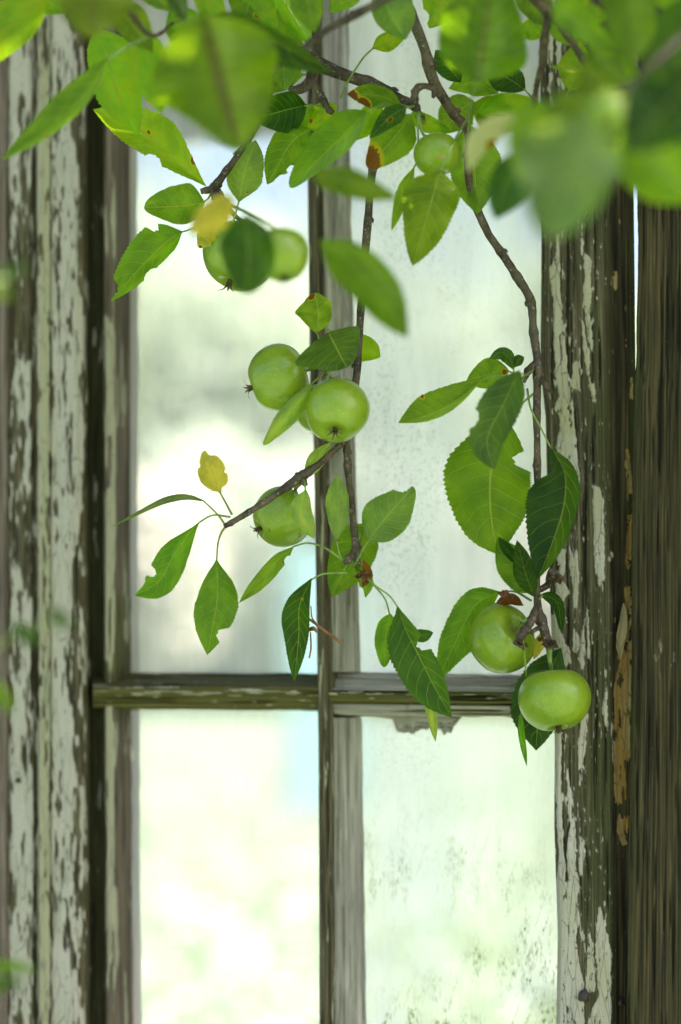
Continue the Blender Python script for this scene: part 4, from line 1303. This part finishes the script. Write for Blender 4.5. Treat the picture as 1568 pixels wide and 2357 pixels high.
# side twigs
twig('A', [(798, 1012, 1.98), (770, 1036, 1.975), (735, 1068, 1.97), (700, 1092, 1.965), (690, 1100, 1.965), (640, 1135, 1.96), (590, 1168, 1.96), (545, 1196, 1.96), (516, 1212, 1.96)], [9, 9, 9, 13, 14, 9, 8.5, 8, 6], 11)
twig('A', [(696, 1094, 1.965), (700, 1110, 1.962), (706, 1118, 1.962)], [10, 9, 5], 12, 'spur')
twig('A', [(818, 1258, 1.98), (806, 1282, 1.972), (796, 1296, 1.968)], [7, 9, 7], 13, 'spur')
twig('A', [(806, 1170, 1.98), (808, 1180, 1.975)], [10, 11], 14, 'spur', n=4)
twig('B', [(722, 160, 1.985), (712, 190, 1.975), (690, 205, 1.97), (664, 202, 1.968)], [15, 14, 11, 6], 15, 'spur')
twig('B', [(716, 188, 1.975), (740, 222, 1.97), (756, 250, 1.97), (768, 260, 1.97)], [11, 9, 8, 7], 16, 'spur')
twig('C', [(1004, 205, 1.94), (975, 198, 1.93), (957, 208, 1.925), (955, 235, 1.925), (962, 255, 1.925)], [9, 8, 9, 10, 8], 17, 'spur')
twig('C', [(1000, 200, 1.94), (998, 222, 1.93)], [8, 6], 18, 'spur', n=5)
twig('C', [(1232, 835, 1.99), (1215, 855, 1.985), (1207, 880, 1.98)], [8, 9, 4], 19, 'spur')
twig('C', [(1240, 872, 1.99), (1256, 886, 1.98), (1270, 905, 1.975)], [8, 8, 5], 20, 'spur')
twig('C', [(1240, 1385, 1.975), (1222, 1430, 1.962), (1203, 1460, 1.955), (1186, 1482, 1.95)], [8, 10, 11, 8], 21, 'spur')
twig('C', [(1238, 1360, 1.98), (1262, 1345, 1.99), (1272, 1320, 1.99), (1295, 1332, 1.985)], [8, 10, 12, 6], 22, 'spur')
twig('C', [(1250, 1440, 1.97), (1228, 1452, 1.962), (1226, 1462, 1.96)], [7, 6, 4], 23, 'spur')
twig('E', [(1262, 35, 1.83), (1254, 90, 1.84), (1248, 150, 1.86), (1236, 195, 1.88), (1230, 240, 1.9), (1228, 262, 1.9)], [11, 10, 9, 7, 7, 6], 24)
twig('F', [(492, 428, 1.98), (502, 452, 1.97), (516, 470, 1.97)], [13, 14, 9], 25, 'spur')
twig('H', [(345, 80, 1.80), (300, 105, 1.79), (246, 136, 1.78)], [5, 4.5, 4], 26, 'stalk', M_PET, 0.0)
twig('A', [(711, 1424, 1.97), (745, 1450, 1.972), (783, 1478, 1.975)], [3, 4, 5], 27, 'dry_stalk', M_STICK)
twig('A', [(712, 1450, 1.97), (722, 1447, 1.965), (730, 1455, 1.965)], [5, 6, 3], 28, 'dry_stalk', M_STICK)
twig('A', [(715, 1455, 1.97), (716, 1490, 1.97), (712, 1515, 1.97)], [2, 2.2, 2.5], 29, 'dry_stalk', M_STICK)
twig('A', [(716, 1395, 1.97), (718, 1420, 1.968), (726, 1432, 1.968)], [1.8, 1.8, 1.6], 30, 'dry_stalk', M_STICK)

# --- leaves upper left
leaf('H', [(112, -8), (0, 75), (-125, 165)], 60, 62, 1.80, col=C_BACKLIT, tilt=.02)
leaf('H', [(226, -110), (218, -10), (204, 92)], 84, 84, 1.50, col=C_OLIVE, rib=.5)
leaf('F', [(222, 66), (248, 138), (272, 220), (318, 314)], 74, 52, 1.90, hw=78, col=C_BACKLIT, notch=[(.93, -1, .06, .3)], label='broad bright leaf beside the left jamb')
leaf('H', [(248, 132), (196, 214), (118, 292), (0, 370)], 20, 46, 1.78, hw=44, col=C_MID, sa=1, sb=-1, brown=[(.72, .9, 8)], pale=1)
leaf('F', [(476, 430), (400, 362), (346, 318), (290, 286), (214, 252)], 44, 60, 1.985, hw=60, col=C_BACKLIT, brown=[(.54, -.15, 9), (.15, -.9, 9)], notch=[(.36, 1, .08, .35)], label='long bright leaf with a brown spot')
leaf('F', [(472, 466), (420, 474), (332, 478)], 42, 54, 1.978, col=C_MID, blunt=True, pet=[(480, 456), (490, 436, 1.98)], brown=[])
leaf('F', [(420, 532), (378, 562), (318, 622), (256, 694)], 30, 58, 1.985, hw=60, col=(.13, .26, .02), sa=-1, notch=[(.30, -1, .05, .35), (.92, -1, .07, .8), (.62, 1, .07, .3)], pet=[(446, 525), (470, 512), (500, 470, 1.975)], brown=[(.93, -.6, 6), (.5, .1, 4)])
leaf('F', [(550, 466), (562, 400), (589, 322)], 44, 46, 1.975, col=C_MID, under=True, pet=[(543, 490), (536, 515)], notch=[(.62, 1, .09, .4)], brown=[(.2, -.6, 5)])
leaf('F', [(536, 452), (490, 495), (436, 540)], 38, 34, 1.62, col=C_YEL, pet=[(520, 455, 1.8), (508, 450, 1.97)], label='yellowed blurred leaf')
leaf('F', [(500, 520), (478, 545), (458, 570)], 22, 24, 1.97, col=C_YEL, blunt=True, label='yellow leaf edge behind the blurred one', brown=[(.95, .2, 5)])
leaf('H', [(468, 30), (492, 130), (520, 240), (550, 348)], 142, 150, 1.56, shp=0, col=C_OLIVE, rib=.8, wave=.3, notch=[(.78, -1, .2, .25)], label='largest blurred leaf in front of the twigs')
leaf('D', [(480, 36), (560, 58), (650, 105), (764, 168)], 26, 58, 1.76, hw=62, col=C_SHADED, sa=-1, sb=1, pet=[(440, 44), (400, 52, 1.82)])
leaf('J', [(608, -90), (650, -10), (718, 104)], 42, 46, 1.95, col=(.20, .36, .02), label='brilliant veined leaf at the top edge')
leaf('J', [(682, -95), (705, -10), (724, 76)], 38, 40, 1.82, col=C_MID)
leaf('J', [(470, -70), (482, 5), (519, 92)], 36, 32, 1.86, col=C_BACKLIT)
leaf('J', [(582, -85), (575, -10), (560, 66)], 52, 52, 1.90, col=C_OLIVE, brown=[(.72, .75, 13)])
leaf('J', [(300, -90), (345, -30), (392, 26)], 30, 34, 1.8, col=C_MID)
leaf('J', [(385, -50), (408, 0), (428, 52)], 22, 22, 1.78, col=C_BLUE_SHEEN)
leaf('B', [(700, 172), (620, 172), (548, 170)], 42, 40, 1.985, col=C_MID, pet=[(712, 172, 1.985)])
leaf('J', [(640, 20), (610, 80), (560, 150)], 60, 50, 1.93, col=C_MID)
leaf('B', [(706, 242), (655, 254), (580, 275)], 52, 44, 1.98, col=C_SHADED, pet=[(730, 243), (745, 248, 1.972)])
leaf('B', [(775, 240), (745, 262), (706, 300)], 30, 26, 1.99, col=C_BACKLIT, brown=[(.8, -.5, 7)])
leaf('B', [(880, 232), (850, 270), (812, 325)], 30, 26, 1.99, col=C_BACKLIT)
leaf('B', [(846, 256), (770, 330), (668, 432)], 32, 54, 1.915, hw=56, col=(.14, .28, .012), sa=-1, sb=1, blunt=True, pale=1, pet=[(870, 245), (900, 236, 1.97)], label='big leaf folded along its midrib before the mullion')
leaf('B', [(716, 296), (670, 330), (615, 425)], 42, 48, 1.985, col=(.12, .25, .02), notch=[(.75, 1, .05, .3), (.88, 1, .05, .3)])
leaf('B', [(926, 241), (870, 220), (798, 216)], 30, 26, 1.955, col=(.15, .27, .02), brown=[(.98, .4, 22), (.72, .9, 16)], pet=[(940, 246), (955, 250, 1.93)], label='leaf with a brown and yellow tip')
leaf('C', [(936, 246), (900, 268), (850, 318)], 24, 22, 1.91, hw=36, col=C_BLUE_SHEEN, pet=[(952, 244, 1.92)], brown=[(.55, .2, 10)])
leaf('C', [(948, 262), (905, 320), (846, 386)], 48, 46, 1.925, col=C_MID, brown=[(.98, -.5, 40)], blunt=True, pet=[(955, 252, 1.925)], label='leaf with one yellow and brown corner')
leaf('C', [(955, 382), (928, 440), (901, 532)], 17, 14, 1.93, hw=34, col=C_MID, sb=-1, pet=[(962, 360), (962, 262, 1.925)])
leaf('C', [(1014, 393), (992, 470), (950, 612)], 62, 66, 1.885, col=C_OLIVE, pet=[(1040, 335, 1.89), (1076, 272, 1.93)], label='broad leaf hanging beside the scarred apple')
leaf('C', [(1078, 285), (1092, 380), (1099, 494)], 60, 58, 1.99, col=C_MID, pet=[(1075, 275, 1.97)])
leaf('G', [(1236, 268), (1150, 285), (1100, 325), (1076, 398)], 34, 26, 1.62, hw=60, col=(.46, .47, .42), sa=1, sb=-1, brown=[(.58, .95, 24)], label='pale leaf with an orange spot')
leaf('G', [(1345, 268), (1310, 390), (1262, 545)], 112, 124, 1.30, col=(.16, .245, .13), blunt=True, label='leaf tinted with pale sky sheen, nearest the viewer', wave=.3)  # base colour lightened to imitate sky reflected on the blade
leaf('G', [(1290, 240), (1220, 300), (1196, 420)], 52, 48, 1.42, col=C_BACKLIT)
leaf('G', [(1235, 345), (1170, 410), (1140, 505)], 60, 40, 1.62, col=(.06, .15, .035))
leaf('G', [(1600, 160), (1530, 250), (1435, 350)], 88, 92, 1.32, col=C_SHADED)
leaf('G', [(1440, 290), (1490, 370), (1580, 470)], 72, 80, 1.47, col=(.20, .33, .012))
leaf('G', [(1540, 330), (1590, 400), (1640, 500)], 60, 60, 1.5, col=C_BACKLIT)
leaf('G', [(1330, 210), (1300, 255), (1245, 320)], 48, 40, 1.40, col=C_OLIVE)

# --- fillers of the upper canopy
for ax_, w_, d_, c_, k_ in [
    ([(330, 60), (345, 150), (372, 262)], 48, 1.86, C_BACKLIT, 'H'), ([(392, 10), (430, 70), (470, 150)], 52, 1.88, C_MID, 'J'),
    ([(250, 10), (300, 50), (352, 120)], 40, 1.84, C_OLIVE, 'J'), ([(620, 40), (650, 120), (655, 210)], 52, 1.95, C_MID, 'J'),
    ([(500, 120), (560, 180), (600, 262)], 48, 1.97, C_SHADED, 'F'), ([(560, -20), (600, 30), (640, 62)], 40, 1.9, C_BACKLIT, 'J'),
    ([(720, 240), (690, 270), (640, 300)], 30, 1.995, C_MID, 'B'), ([(1180, -40), (1230, 10), (1262, 60)], 38, 1.9, C_MID, 'J'),
    ([(950, 255), (980, 285), (1040, 300)], 22, 1.975, C_BACKLIT, 'C'), ([(1085, 240), (1130, 262), (1190, 300)], 40, 1.995, C_OLIVE, 'C'),
    ([(1360, 100), (1385, 150), (1440, 190)], 44, 1.7, C_MID, 'E'), ([(1300, -20), (1340, 30), (1400, 40)], 36, 1.75, C_BACKLIT, 'E'),
    ([(1560, 20), (1540, 90), (1560, 170)], 60, 1.7, C_OLIVE, 'J'), ([(1380, 60), (1400, 110), (1395, 180)], 40, 1.8, C_SHADED, 'E'),
    ([(60, -60), (90, -10), (160, 30)], 40, 1.85, C_BACKLIT, 'H'), ([(820, -60), (800, -20), (760, 30)], 34, 1.93, C_MID, 'J'),
    ([(150, -50), (210, -10), (290, 20)], 40, 1.6, C_OLIVE, 'H'), ([(1490, 240), (1530, 270), (1590, 330)], 50, 1.6, C_MID, 'G'),
    ([(1180, 260), (1230, 300), (1290, 330)], 46, 1.75, C_BACKLIT, 'G'), ([(1380, 330), (1330, 380), (1320, 440)], 50, 1.55, C_MID, 'G')]:
    leaf(k_, ax_, w_, w_ * .92, d_, col=c_)

# --- upper right
leaf('C', [(1096, 190), (1112, 90), (1132, -70)], 108, 106, 1.70, col=(.125, .235, .006), rib=.35, pet=[(1082, 250, 1.8), (1078, 300, 1.97)], label='big soft leaf at top centre')
leaf('J', [(868, -45), (898, 30), (934, 92)], 62, 38, 1.86, hw=70, col=C_MID, under=True)
leaf('J', [(856, 112), (890, 95), (940, 72)], 22, 24, 1.972, col=C_BACKLIT, pet=[(835, 135), (800, 190), (785, 225, 1.985)])
leaf('J', [(1040, -50), (1020, 0), (988, 66)], 48, 46, 1.95, col=C_BACKLIT, notch=[(.85, -1, .08, .5)])
leaf('E', [(1210, 207), (1165, 178), (1112, 160)], 36, 34, 1.97, col=C_SHADED, pet=[(1222, 222), (1232, 238, 1.9)])
leaf('C', [(1032, 204), (1090, 190), (1148, 214)], 30, 30, 1.985, col=C_MID)
leaf('C', [(1098, 258), (1180, 246), (1268, 262)], 34, 28, 1.99, col=C_BACKLIT)
leaf('C', [(1092, 232), (1055, 258), (1018, 308)], 42, 42, 1.98, col=C_MID)
leaf('C', [(1062, 190), (1035, 155), (1002, 115)], 30, 28, 1.97, col=C_SHADED)
leaf('E', [(1254, 66), (1225, 68), (1194, 74)], 26, 28, 1.965, col=C_BACKLIT)
leaf('E', [(1310, 210), (1325, 160), (1334, 92)], 40, 36, 1.95, col=C_BACKLIT, pet=[(1295, 235), (1270, 258, 1.97)])
leaf('E', [(1262, 152), (1300, 158), (1350, 164)], 6, 6, 1.86, hw=14, col=C_PALE)
leaf('E', [(1276, -10), (1330, 40), (1420, 118)], 26, 46, 1.60, hw=56, col=C_MID, sa=1, sb=-1)
leaf('J', [(1440, -100), (1452, 20), (1452, 156)], 62, 66, 1.56, col=C_OLIVE)
leaf('G', [(1640, -10), (1570, 60), (1482, 178)], 60, 58, 1.6, col=(.10, .21, .015))
leaf('J', [(1450, -40), (1530, -10), (1630, 40)], 22, 30, 1.7, col=(.22, .36, .015))
leaf('E', [(1378, 150), (1430, 160), (1484, 196)], 30, 30, 1.74, col=C_BACKLIT)
leaf('G', [(1500, 130), (1520, 152), (1560, 200)], 30, 26, 1.5, hw=34, col=C_BLUE_SHEEN)
leaf('E', [(1278, 10), (1292, 60), (1330, 110)], 30, 30, 1.9, col=C_BACKLIT)
leaf('G', [(1440, 180), (1475, 205), (1515, 250)], 28, 28, 1.55, col=C_BACKLIT)
leaf('G', [(1330, 150), (1365, 200), (1420, 250)], 34, 34, 1.5, col=C_OLIVE)

# --- down the central twig
leaf('D', [(720, 402), (800, 420), (920, 458)], 34, 34, 1.60, col=C_OLIVE, label='blurred leaf crossing the mullion')
leaf('D', [(736, 552), (840, 640), (940, 778)], 60, 54, 1.60, col=(.145, .24, .008), label='bright blurred leaf in front of the hanging twig')
leaf('A', [(728, 768), (733, 720), (724, 674)], 52, 34, 1.975, col=C_MID, sb=-1, hw=54, blunt=True, brown=[(.93, .4, 12)], pet=[(745, 800), (790, 790), (826, 770, 1.98)])
leaf('A', [(756, 764), (772, 795), (798, 846)], 66, 96, 1.955, hw=104, col=C_BLUE_SHEEN, sa=-1, sb=-1, tilt=-.03, pet=[(752, 758), (790, 770), (824, 785, 1.98)], label='leaf tinted with bluish sky sheen, drooping over the pair of apples', teeth=.5, blunt=True)
leaf('A', [(806, 806), (838, 800), (876, 822)], 30, 36, 1.99, col=C_BACKLIT)
leaf('A', [(720, 880), (672, 945), (606, 1024)], 24, 22, 1.94, hw=46, col=C_PALE, under=True, blunt=True, pet=[(735, 868), (752, 852, 1.96)])
leaf('A', [(704, 1094), (730, 1058), (762, 1018)], 20, 20, 1.975, hw=30, col=C_PALE, under=True)
leaf('A', [(704, 1126), (694, 1180), (724, 1240)], 26, 24, 1.955, hw=34, col=(.27, .37, .17), under=True, pet=[(702, 1112), (698, 1100, 1.965)])
leaf('A', [(508, 1138), (492, 1095), (470, 1038)], 33, 34, 1.965, col=C_YEL, blunt=True, teeth=1.8, wave=.3, notch=[(.93, -1, .07, .6), (.12, -1, .06, .5), (.78, 1, .04, .2), (.05, 1, .08, .6), (.5, -1, .05, .15)], pet=[(520, 1158), (534, 1184, 1.96)], label='yellow leaf at the end of the side twig', brown=[])
leaf('A', [(474, 1154), (430, 1144), (390, 1149), (345, 1168), (252, 1215)], 8, 8, 1.965, hw=36, col=C_BLUE_SHEEN, sa=1, sb=-1, pet=[(500, 1183), (518, 1207, 1.96)])
leaf('A', [(462, 1198), (405, 1270), (368, 1335), (310, 1372)], 40, 36, 1.965, shp=1, col=(.125, .26, .02), notch=[(.66, -1, .08, .55), (.9, -1, .1, .4)], pet=[(490, 1186), (530, 1190, 1.96)])
leaf('A', [(499, 1284), (500, 1380), (477, 1508)], 47, 49, 1.965, shp=1, col=(.12, .235, .025), notch=[(.80, 1, .06, .6)], pet=[(502, 1250), (510, 1226), (520, 1212, 1.96)], label='single pendant leaf with a bite at its tip')
leaf('A', [(680, 1254), (628, 1302), (550, 1388)], 22, 16, 1.97, shp=1, hw=44, col=C_MID, sb=-1, notch=[(.28, 1, .08, .5)], brown=[(.36, .6, 8)], pet=[(710, 1250), (750, 1262), (792, 1292, 1.97)])
leaf('A', [(718, 1330), (690, 1395), (688, 1465), (677, 1570)], 26, 38, 1.965, shp=.6, hw=46, col=C_SHADED, sa=-1, pet=[(745, 1321), (800, 1318, 1.97)], label='dark leaf curling over the left pane corner', brown=[(.25, .1, 5)])
leaf('A', [(774, 1248), (778, 1170), (776, 1092)], 28, 28, 1.97, col=(.19, .29, .09), under=True, pet=[(780, 1270), (788, 1292, 1.97)])
leaf('A', [(845, 1205), (812, 1270), (764, 1374)], 56, 54, 2.0, col=(.11, .23, .02), pet=[(835, 1225), (822, 1285, 1.98)])
leaf('A', [(848, 1244), (890, 1190), (952, 1120)], 52, 52, 1.97, shp=0, col=(.12, .24, .022), blunt=True, under=True, notch=[(.93, 1, .11, .75)], pet=[(832, 1272), (815, 1304, 1.975)], label='rounded leaf with a bitten tip beside the hanging twig')
leaf('A', [(816, 1296), (838, 1330), (842, 1376)], 20, 16, 1.975, col=C_MID, notch=[(.85, -1, .12, .6)])
leaf('A', [(899, 1412), (888, 1465), (884, 1536)], 28, 26, 1.985, col=(.14, .26, .02), blunt=True, pet=[(886, 1378), (856, 1342), (826, 1312, 1.978)])
leaf('A', [(914, 1392), (935, 1450), (966, 1512), (1000, 1580), (1040, 1652)], 34, 66, 1.955, shp=.9, hw=70, col=(.055, .135, .03), sa=-1, notch=[(.42, 1, .06, .8)], pet=[(895, 1370), (860, 1345), (828, 1312, 1.978)], label='large dark leaf hanging across the crossbar')
leaf('A', [(940, 1455), (970, 1462), (998, 1456)], 14, 16, 1.96, col=(.06, .14, .03))
leaf('A', [(978, 1590), (992, 1640), (1003, 1708)], 14, 12, 1.97, hw=22, col=C_PALE, under=True)
dr = leaf('A', [(836, 1288), (846, 1322), (834, 1352)], 12, 10, 1.97, hw=20, col=(.2, .1, .04), sa=-1, brown=[(.5, 0, 200)], wave=.5, label='withered brown leaf curl')

# --- along the right-hand branch
leaf('C', [(1112, 871), (1050, 922), (985, 955), (916, 974)], 15, 50, 1.965, hw=56, col=(.15, .26, .03), sa=-1, sb=1, pale=1, pet=[(1145, 864), (1195, 872), (1228, 850, 1.985)], brown=[(.65, -.95, 10)], label='leaf seen from below, one half painted pale as if catching light')
leaf('C', [(1172, 852), (1125, 862), (1074, 876)], 36, 36, 1.985, col=C_MID, brown=[(.12, .1, 10)], pet=[(1200, 865, 1.985)])
leaf('C', [(1184, 852), (1172, 822), (1152, 812), (1126, 826)], 20, 14, 1.965, hw=34, col=C_BLUE_SHEEN, pet=[(1186, 866), (1208, 872, 1.98)])
leaf('C', [(1184, 846), (1192, 830), (1207, 822)], 12, 14, 1.97, hw=20, col=C_BLUE_SHEEN)
leaf('C', [(1196, 852), (1160, 930), (1122, 1010), (1138, 1082)], 46, 52, 1.865, hw=58, col=C_BLUE_SHEEN, sa=1, sb=-1, blunt=False, pet=[(1205, 862), (1216, 862, 1.98)], notch=[(.55, -1, .06, .3)], label='soft leaf tinted with bluish sky sheen, drooping from the right branch')
leaf('C', [(1170, 968), (1136, 1060), (1128, 1130), (1133, 1206), (1150, 1278)], 98, 104, 2.0, shp=0, col=(.13, .255, .016), notch=[(.20, 1, .06, .45)], pet=[(1195, 935), (1236, 900, 1.99)], label='largest heart-shaped leaf by the right branch')
leaf('C', [(1266, 1028), (1300, 1088), (1298, 1165), (1272, 1250), (1238, 1334)], 34, 84, 1.955, shp=.6, hw=88, col=(.038, .105, .02), sa=-1, notch=[(.17, -1, .06, .4)], pet=[(1245, 985), (1222, 940), (1214, 896, 1.98)], label='dark leaf lying over the right stile')
leaf('C', [(1232, 1362), (1192, 1310), (1144, 1240)], 44, 40, 1.995, col=(.10, .21, .02))
leaf('C', [(1229, 1374), (1210, 1320), (1190, 1243)], 26, 24, 1.965, hw=38, col=C_SHADED, sb=-1)
leaf('C', [(1192, 1300), (1172, 1272), (1147, 1236)], 12, 14, 1.985, hw=26, col=C_SHADED)
leaf('C', [(1244, 1368), (1282, 1388), (1294, 1460)], 15, 14, 1.965, hw=32, col=C_SHADED, pet=[(1240, 1380, 1.975)])
leaf('C', [(1150, 1361), (1092, 1395), (1050, 1475), (1012, 1556)], 46, 42, 2.01, col=(.12, .235, .02), pet=[(1185, 1362), (1222, 1382, 1.98)], blunt=True)
leaf('C', [(1292, 1490), (1245, 1600), (1234, 1728)], 62, 66, 2.015, col=(.028, .085, .014), label='darkest leaf behind the lowest apple')
leaf('C', [(1198, 1640), (1202, 1700), (1213, 1764)], 8, 8, 2.0, hw=24, col=C_MID)
leaf('C', [(1258, 1446), (1244, 1480), (1228, 1518)], 13, 14, 1.99, col=C_YEL, brown=[(.4, -.3, 8), (.1, .3, 9)], label='small yellow leaf among the spurs')
leaf('C', [(1206, 1394), (1175, 1378), (1142, 1388)], 15, 13, 1.985, hw=26, col=(.2, .1, .04), brown=[(.5, 0, 300)], wave=.6, label='crumpled brown leaf above an apple')
leaf('C', [(1205, 1470), (1208, 1510), (1212, 1560)], 3, 3, 1.945, hw=8, col=C_PALE)

# --- apples
apple('green apple with its blossom end turned left, upper of the central pair', 641, 873, 82, 1.985, (-.93, .30, .12), .84, [(740, 842), (815, 822, 1.985)], 1)
apple('round green apple facing the viewer with its dried blossom end, front of the central cluster', 776, 947, 75, 1.945, (-.07, .70, .70), .92, [(757, 860), (764, 842, 1.97)], 2)
apple('green apple half hidden behind the other two of the central cluster', 738, 940, 63, 2.015, (-.1, .9, -.3), .9, [(752, 862), (775, 835, 1.985)], 3)
apple('green apple hanging behind the slanting side twig', 648, 1190, 71, 2.01, (-.74, .40, .20), .90, [(680, 1130), (694, 1108, 1.97)], 4, brown=[(640, 1140, 15)])
apple('green apple with its stalk hollow turned to the right, left of the lowest one', 1153, 1471, 80, 2.0, (-.55, .42, -.72), .86, [(1205, 1432, 1.965), (1222, 1424, 1.965)], 5)
apple('lowest green apple resting against the right stile', 1278, 1610, 86, 1.955, (.10, .97, .22), .83, [(1266, 1520), (1264, 1492, 1.965)], 6, calyx_r=.8)
apple('small scarred apple among the upper leaves', 1006, 356, 52, 1.93, (.1, .95, .2), .95, [(975, 310), (962, 258, 1.925)], 7, brown=[(1018, 362, 12), (1045, 362, 10), (970, 380, 8)])
apple('green apple behind a dark leaf over the left pane', 551, 589, 84, 1.995, (-.3, .9, .3), .92, [(545, 500), (516, 470, 1.97)], 8)
apple('blurred yellowish apple next to the mullion', 650, 588, 64, 1.70, (.1, .9, .3), .95, [(600, 505, 1.76), (540, 476, 1.92), (518, 468, 1.97)], 9)
apple('blurred apple among the near leaves at upper right', 1398, 262, 58, 1.42, (-.1, .6, .75), .95, [(1410, 200), (1430, 212, 1.44)], 10)
leaf('F', [(566, 492), (572, 580), (570, 676)], 64, 66, 1.62, col=(.05, .13, .012), blunt=True, label='dark blurred leaf in front of an apple', brown=[])

# --- sprigs of another shrub close to the camera at the left edge
def sprig(label, pts, leaves, seed):
    wp = np.array([P(np.array(float(a)), np.array(float(b)), np.array(float(c))) for a, b, c in pts])
    t = thing('leafy_sprig', label, 'sprig', wp[0], 'blurred sprigs at the left edge')
    BRANCH['S%d' % seed] = (t, None)
    v, f = tube(wp, [0.0012, 0.001, 0.0006], 6, 14)
    mesh_obj('stem', v, f, M_PET, t)
    for a, b, c, wd, col in leaves:
        leaf('S%d' % seed, [a, ((a[0] + b[0]) / 2 + 2, (a[1] + b[1]) / 2 - 3), b], wd, wd, c, col=col, teeth=.3)


sprig('blurred sprig against the left jamb level with the hanging apples', [(-120, 700, 1.3), (-30, 655, 1.32), (20, 640, 1.33)], [((-40, 640), (64, 618), 1.33, 13, C_SHADED), ((-30, 660), (26, 690), 1.33, 14, C_OLIVE)], 1)
sprig('blurred blue-green sprig low on the left jamb', [(-140, 1600, 1.38), (-20, 1500, 1.4), (60, 1450, 1.42), (140, 1430, 1.42)], [((22, 1440), (92, 1484), 1.41, 20, C_BLUE_SHEEN), ((108, 1398), (160, 1450), 1.41, 17, C_BLUE_SHEEN), ((-40, 1560), (30, 1640), 1.4, 22, C_MID)], 2)
sprig('blurred sprig near the bottom of the left jamb', [(-160, 2330, 1.42), (-40, 2262, 1.45), (10, 2245, 1.46)], [((-40, 2222), (82, 2232), 1.46, 14, C_MID), ((-30, 2262), (60, 2266), 1.46, 12, C_BLUE_SHEEN), ((-30, 2290), (14, 2275), 1.46, 10, C_MID)], 3)

# withered blossom remains among the spurs of the lower cluster
for q_, (cx, cy, dd) in enumerate([(1172, 1374, 1.985), (1268, 1478, 1.962), (1196, 1478, 1.948), (836, 1322, 1.965), (1284, 1330, 1.982)]):
    r = np.random.default_rng(300 + q_)
    mb = MB()
    for k in range(5):
        a = r.random() * 6.28; ln = 10 + 16 * r.random() * (1.3 if q_ in (0, 3) else .8)
        e = (cx + ln * math.cos(a), cy + ln * math.sin(a) * .7 + (6 if q_ else -3))
        n1, n2 = 7, 4; vv = []
        for i in range(n1):
            f = i / (n1 - 1)
            for j in range(n2):
                u = j / (n2 - 1) * 2 - 1
                wd = (5 + 3 * r.random()) * math.sin(math.pi * min(1, f * .9 + .08))
                vv.append(P(np.array(cx + (e[0] - cx) * f - math.sin(a) * u * wd + r.normal() * .9), np.array(cy + (e[1] - cy) * f + math.cos(a) * u * wd + r.normal() * .9), np.array(dd - .004 * f * math.cos(k * 2.1) + .002 * r.normal())))
        mb.add(np.array(vv), grid_faces(n1, n2))
    mb.build('withered_blossom', M_DRY if q_ in (0, 3) else M_CALYX, BRANCH['A' if q_ == 3 else 'C'][0], True)
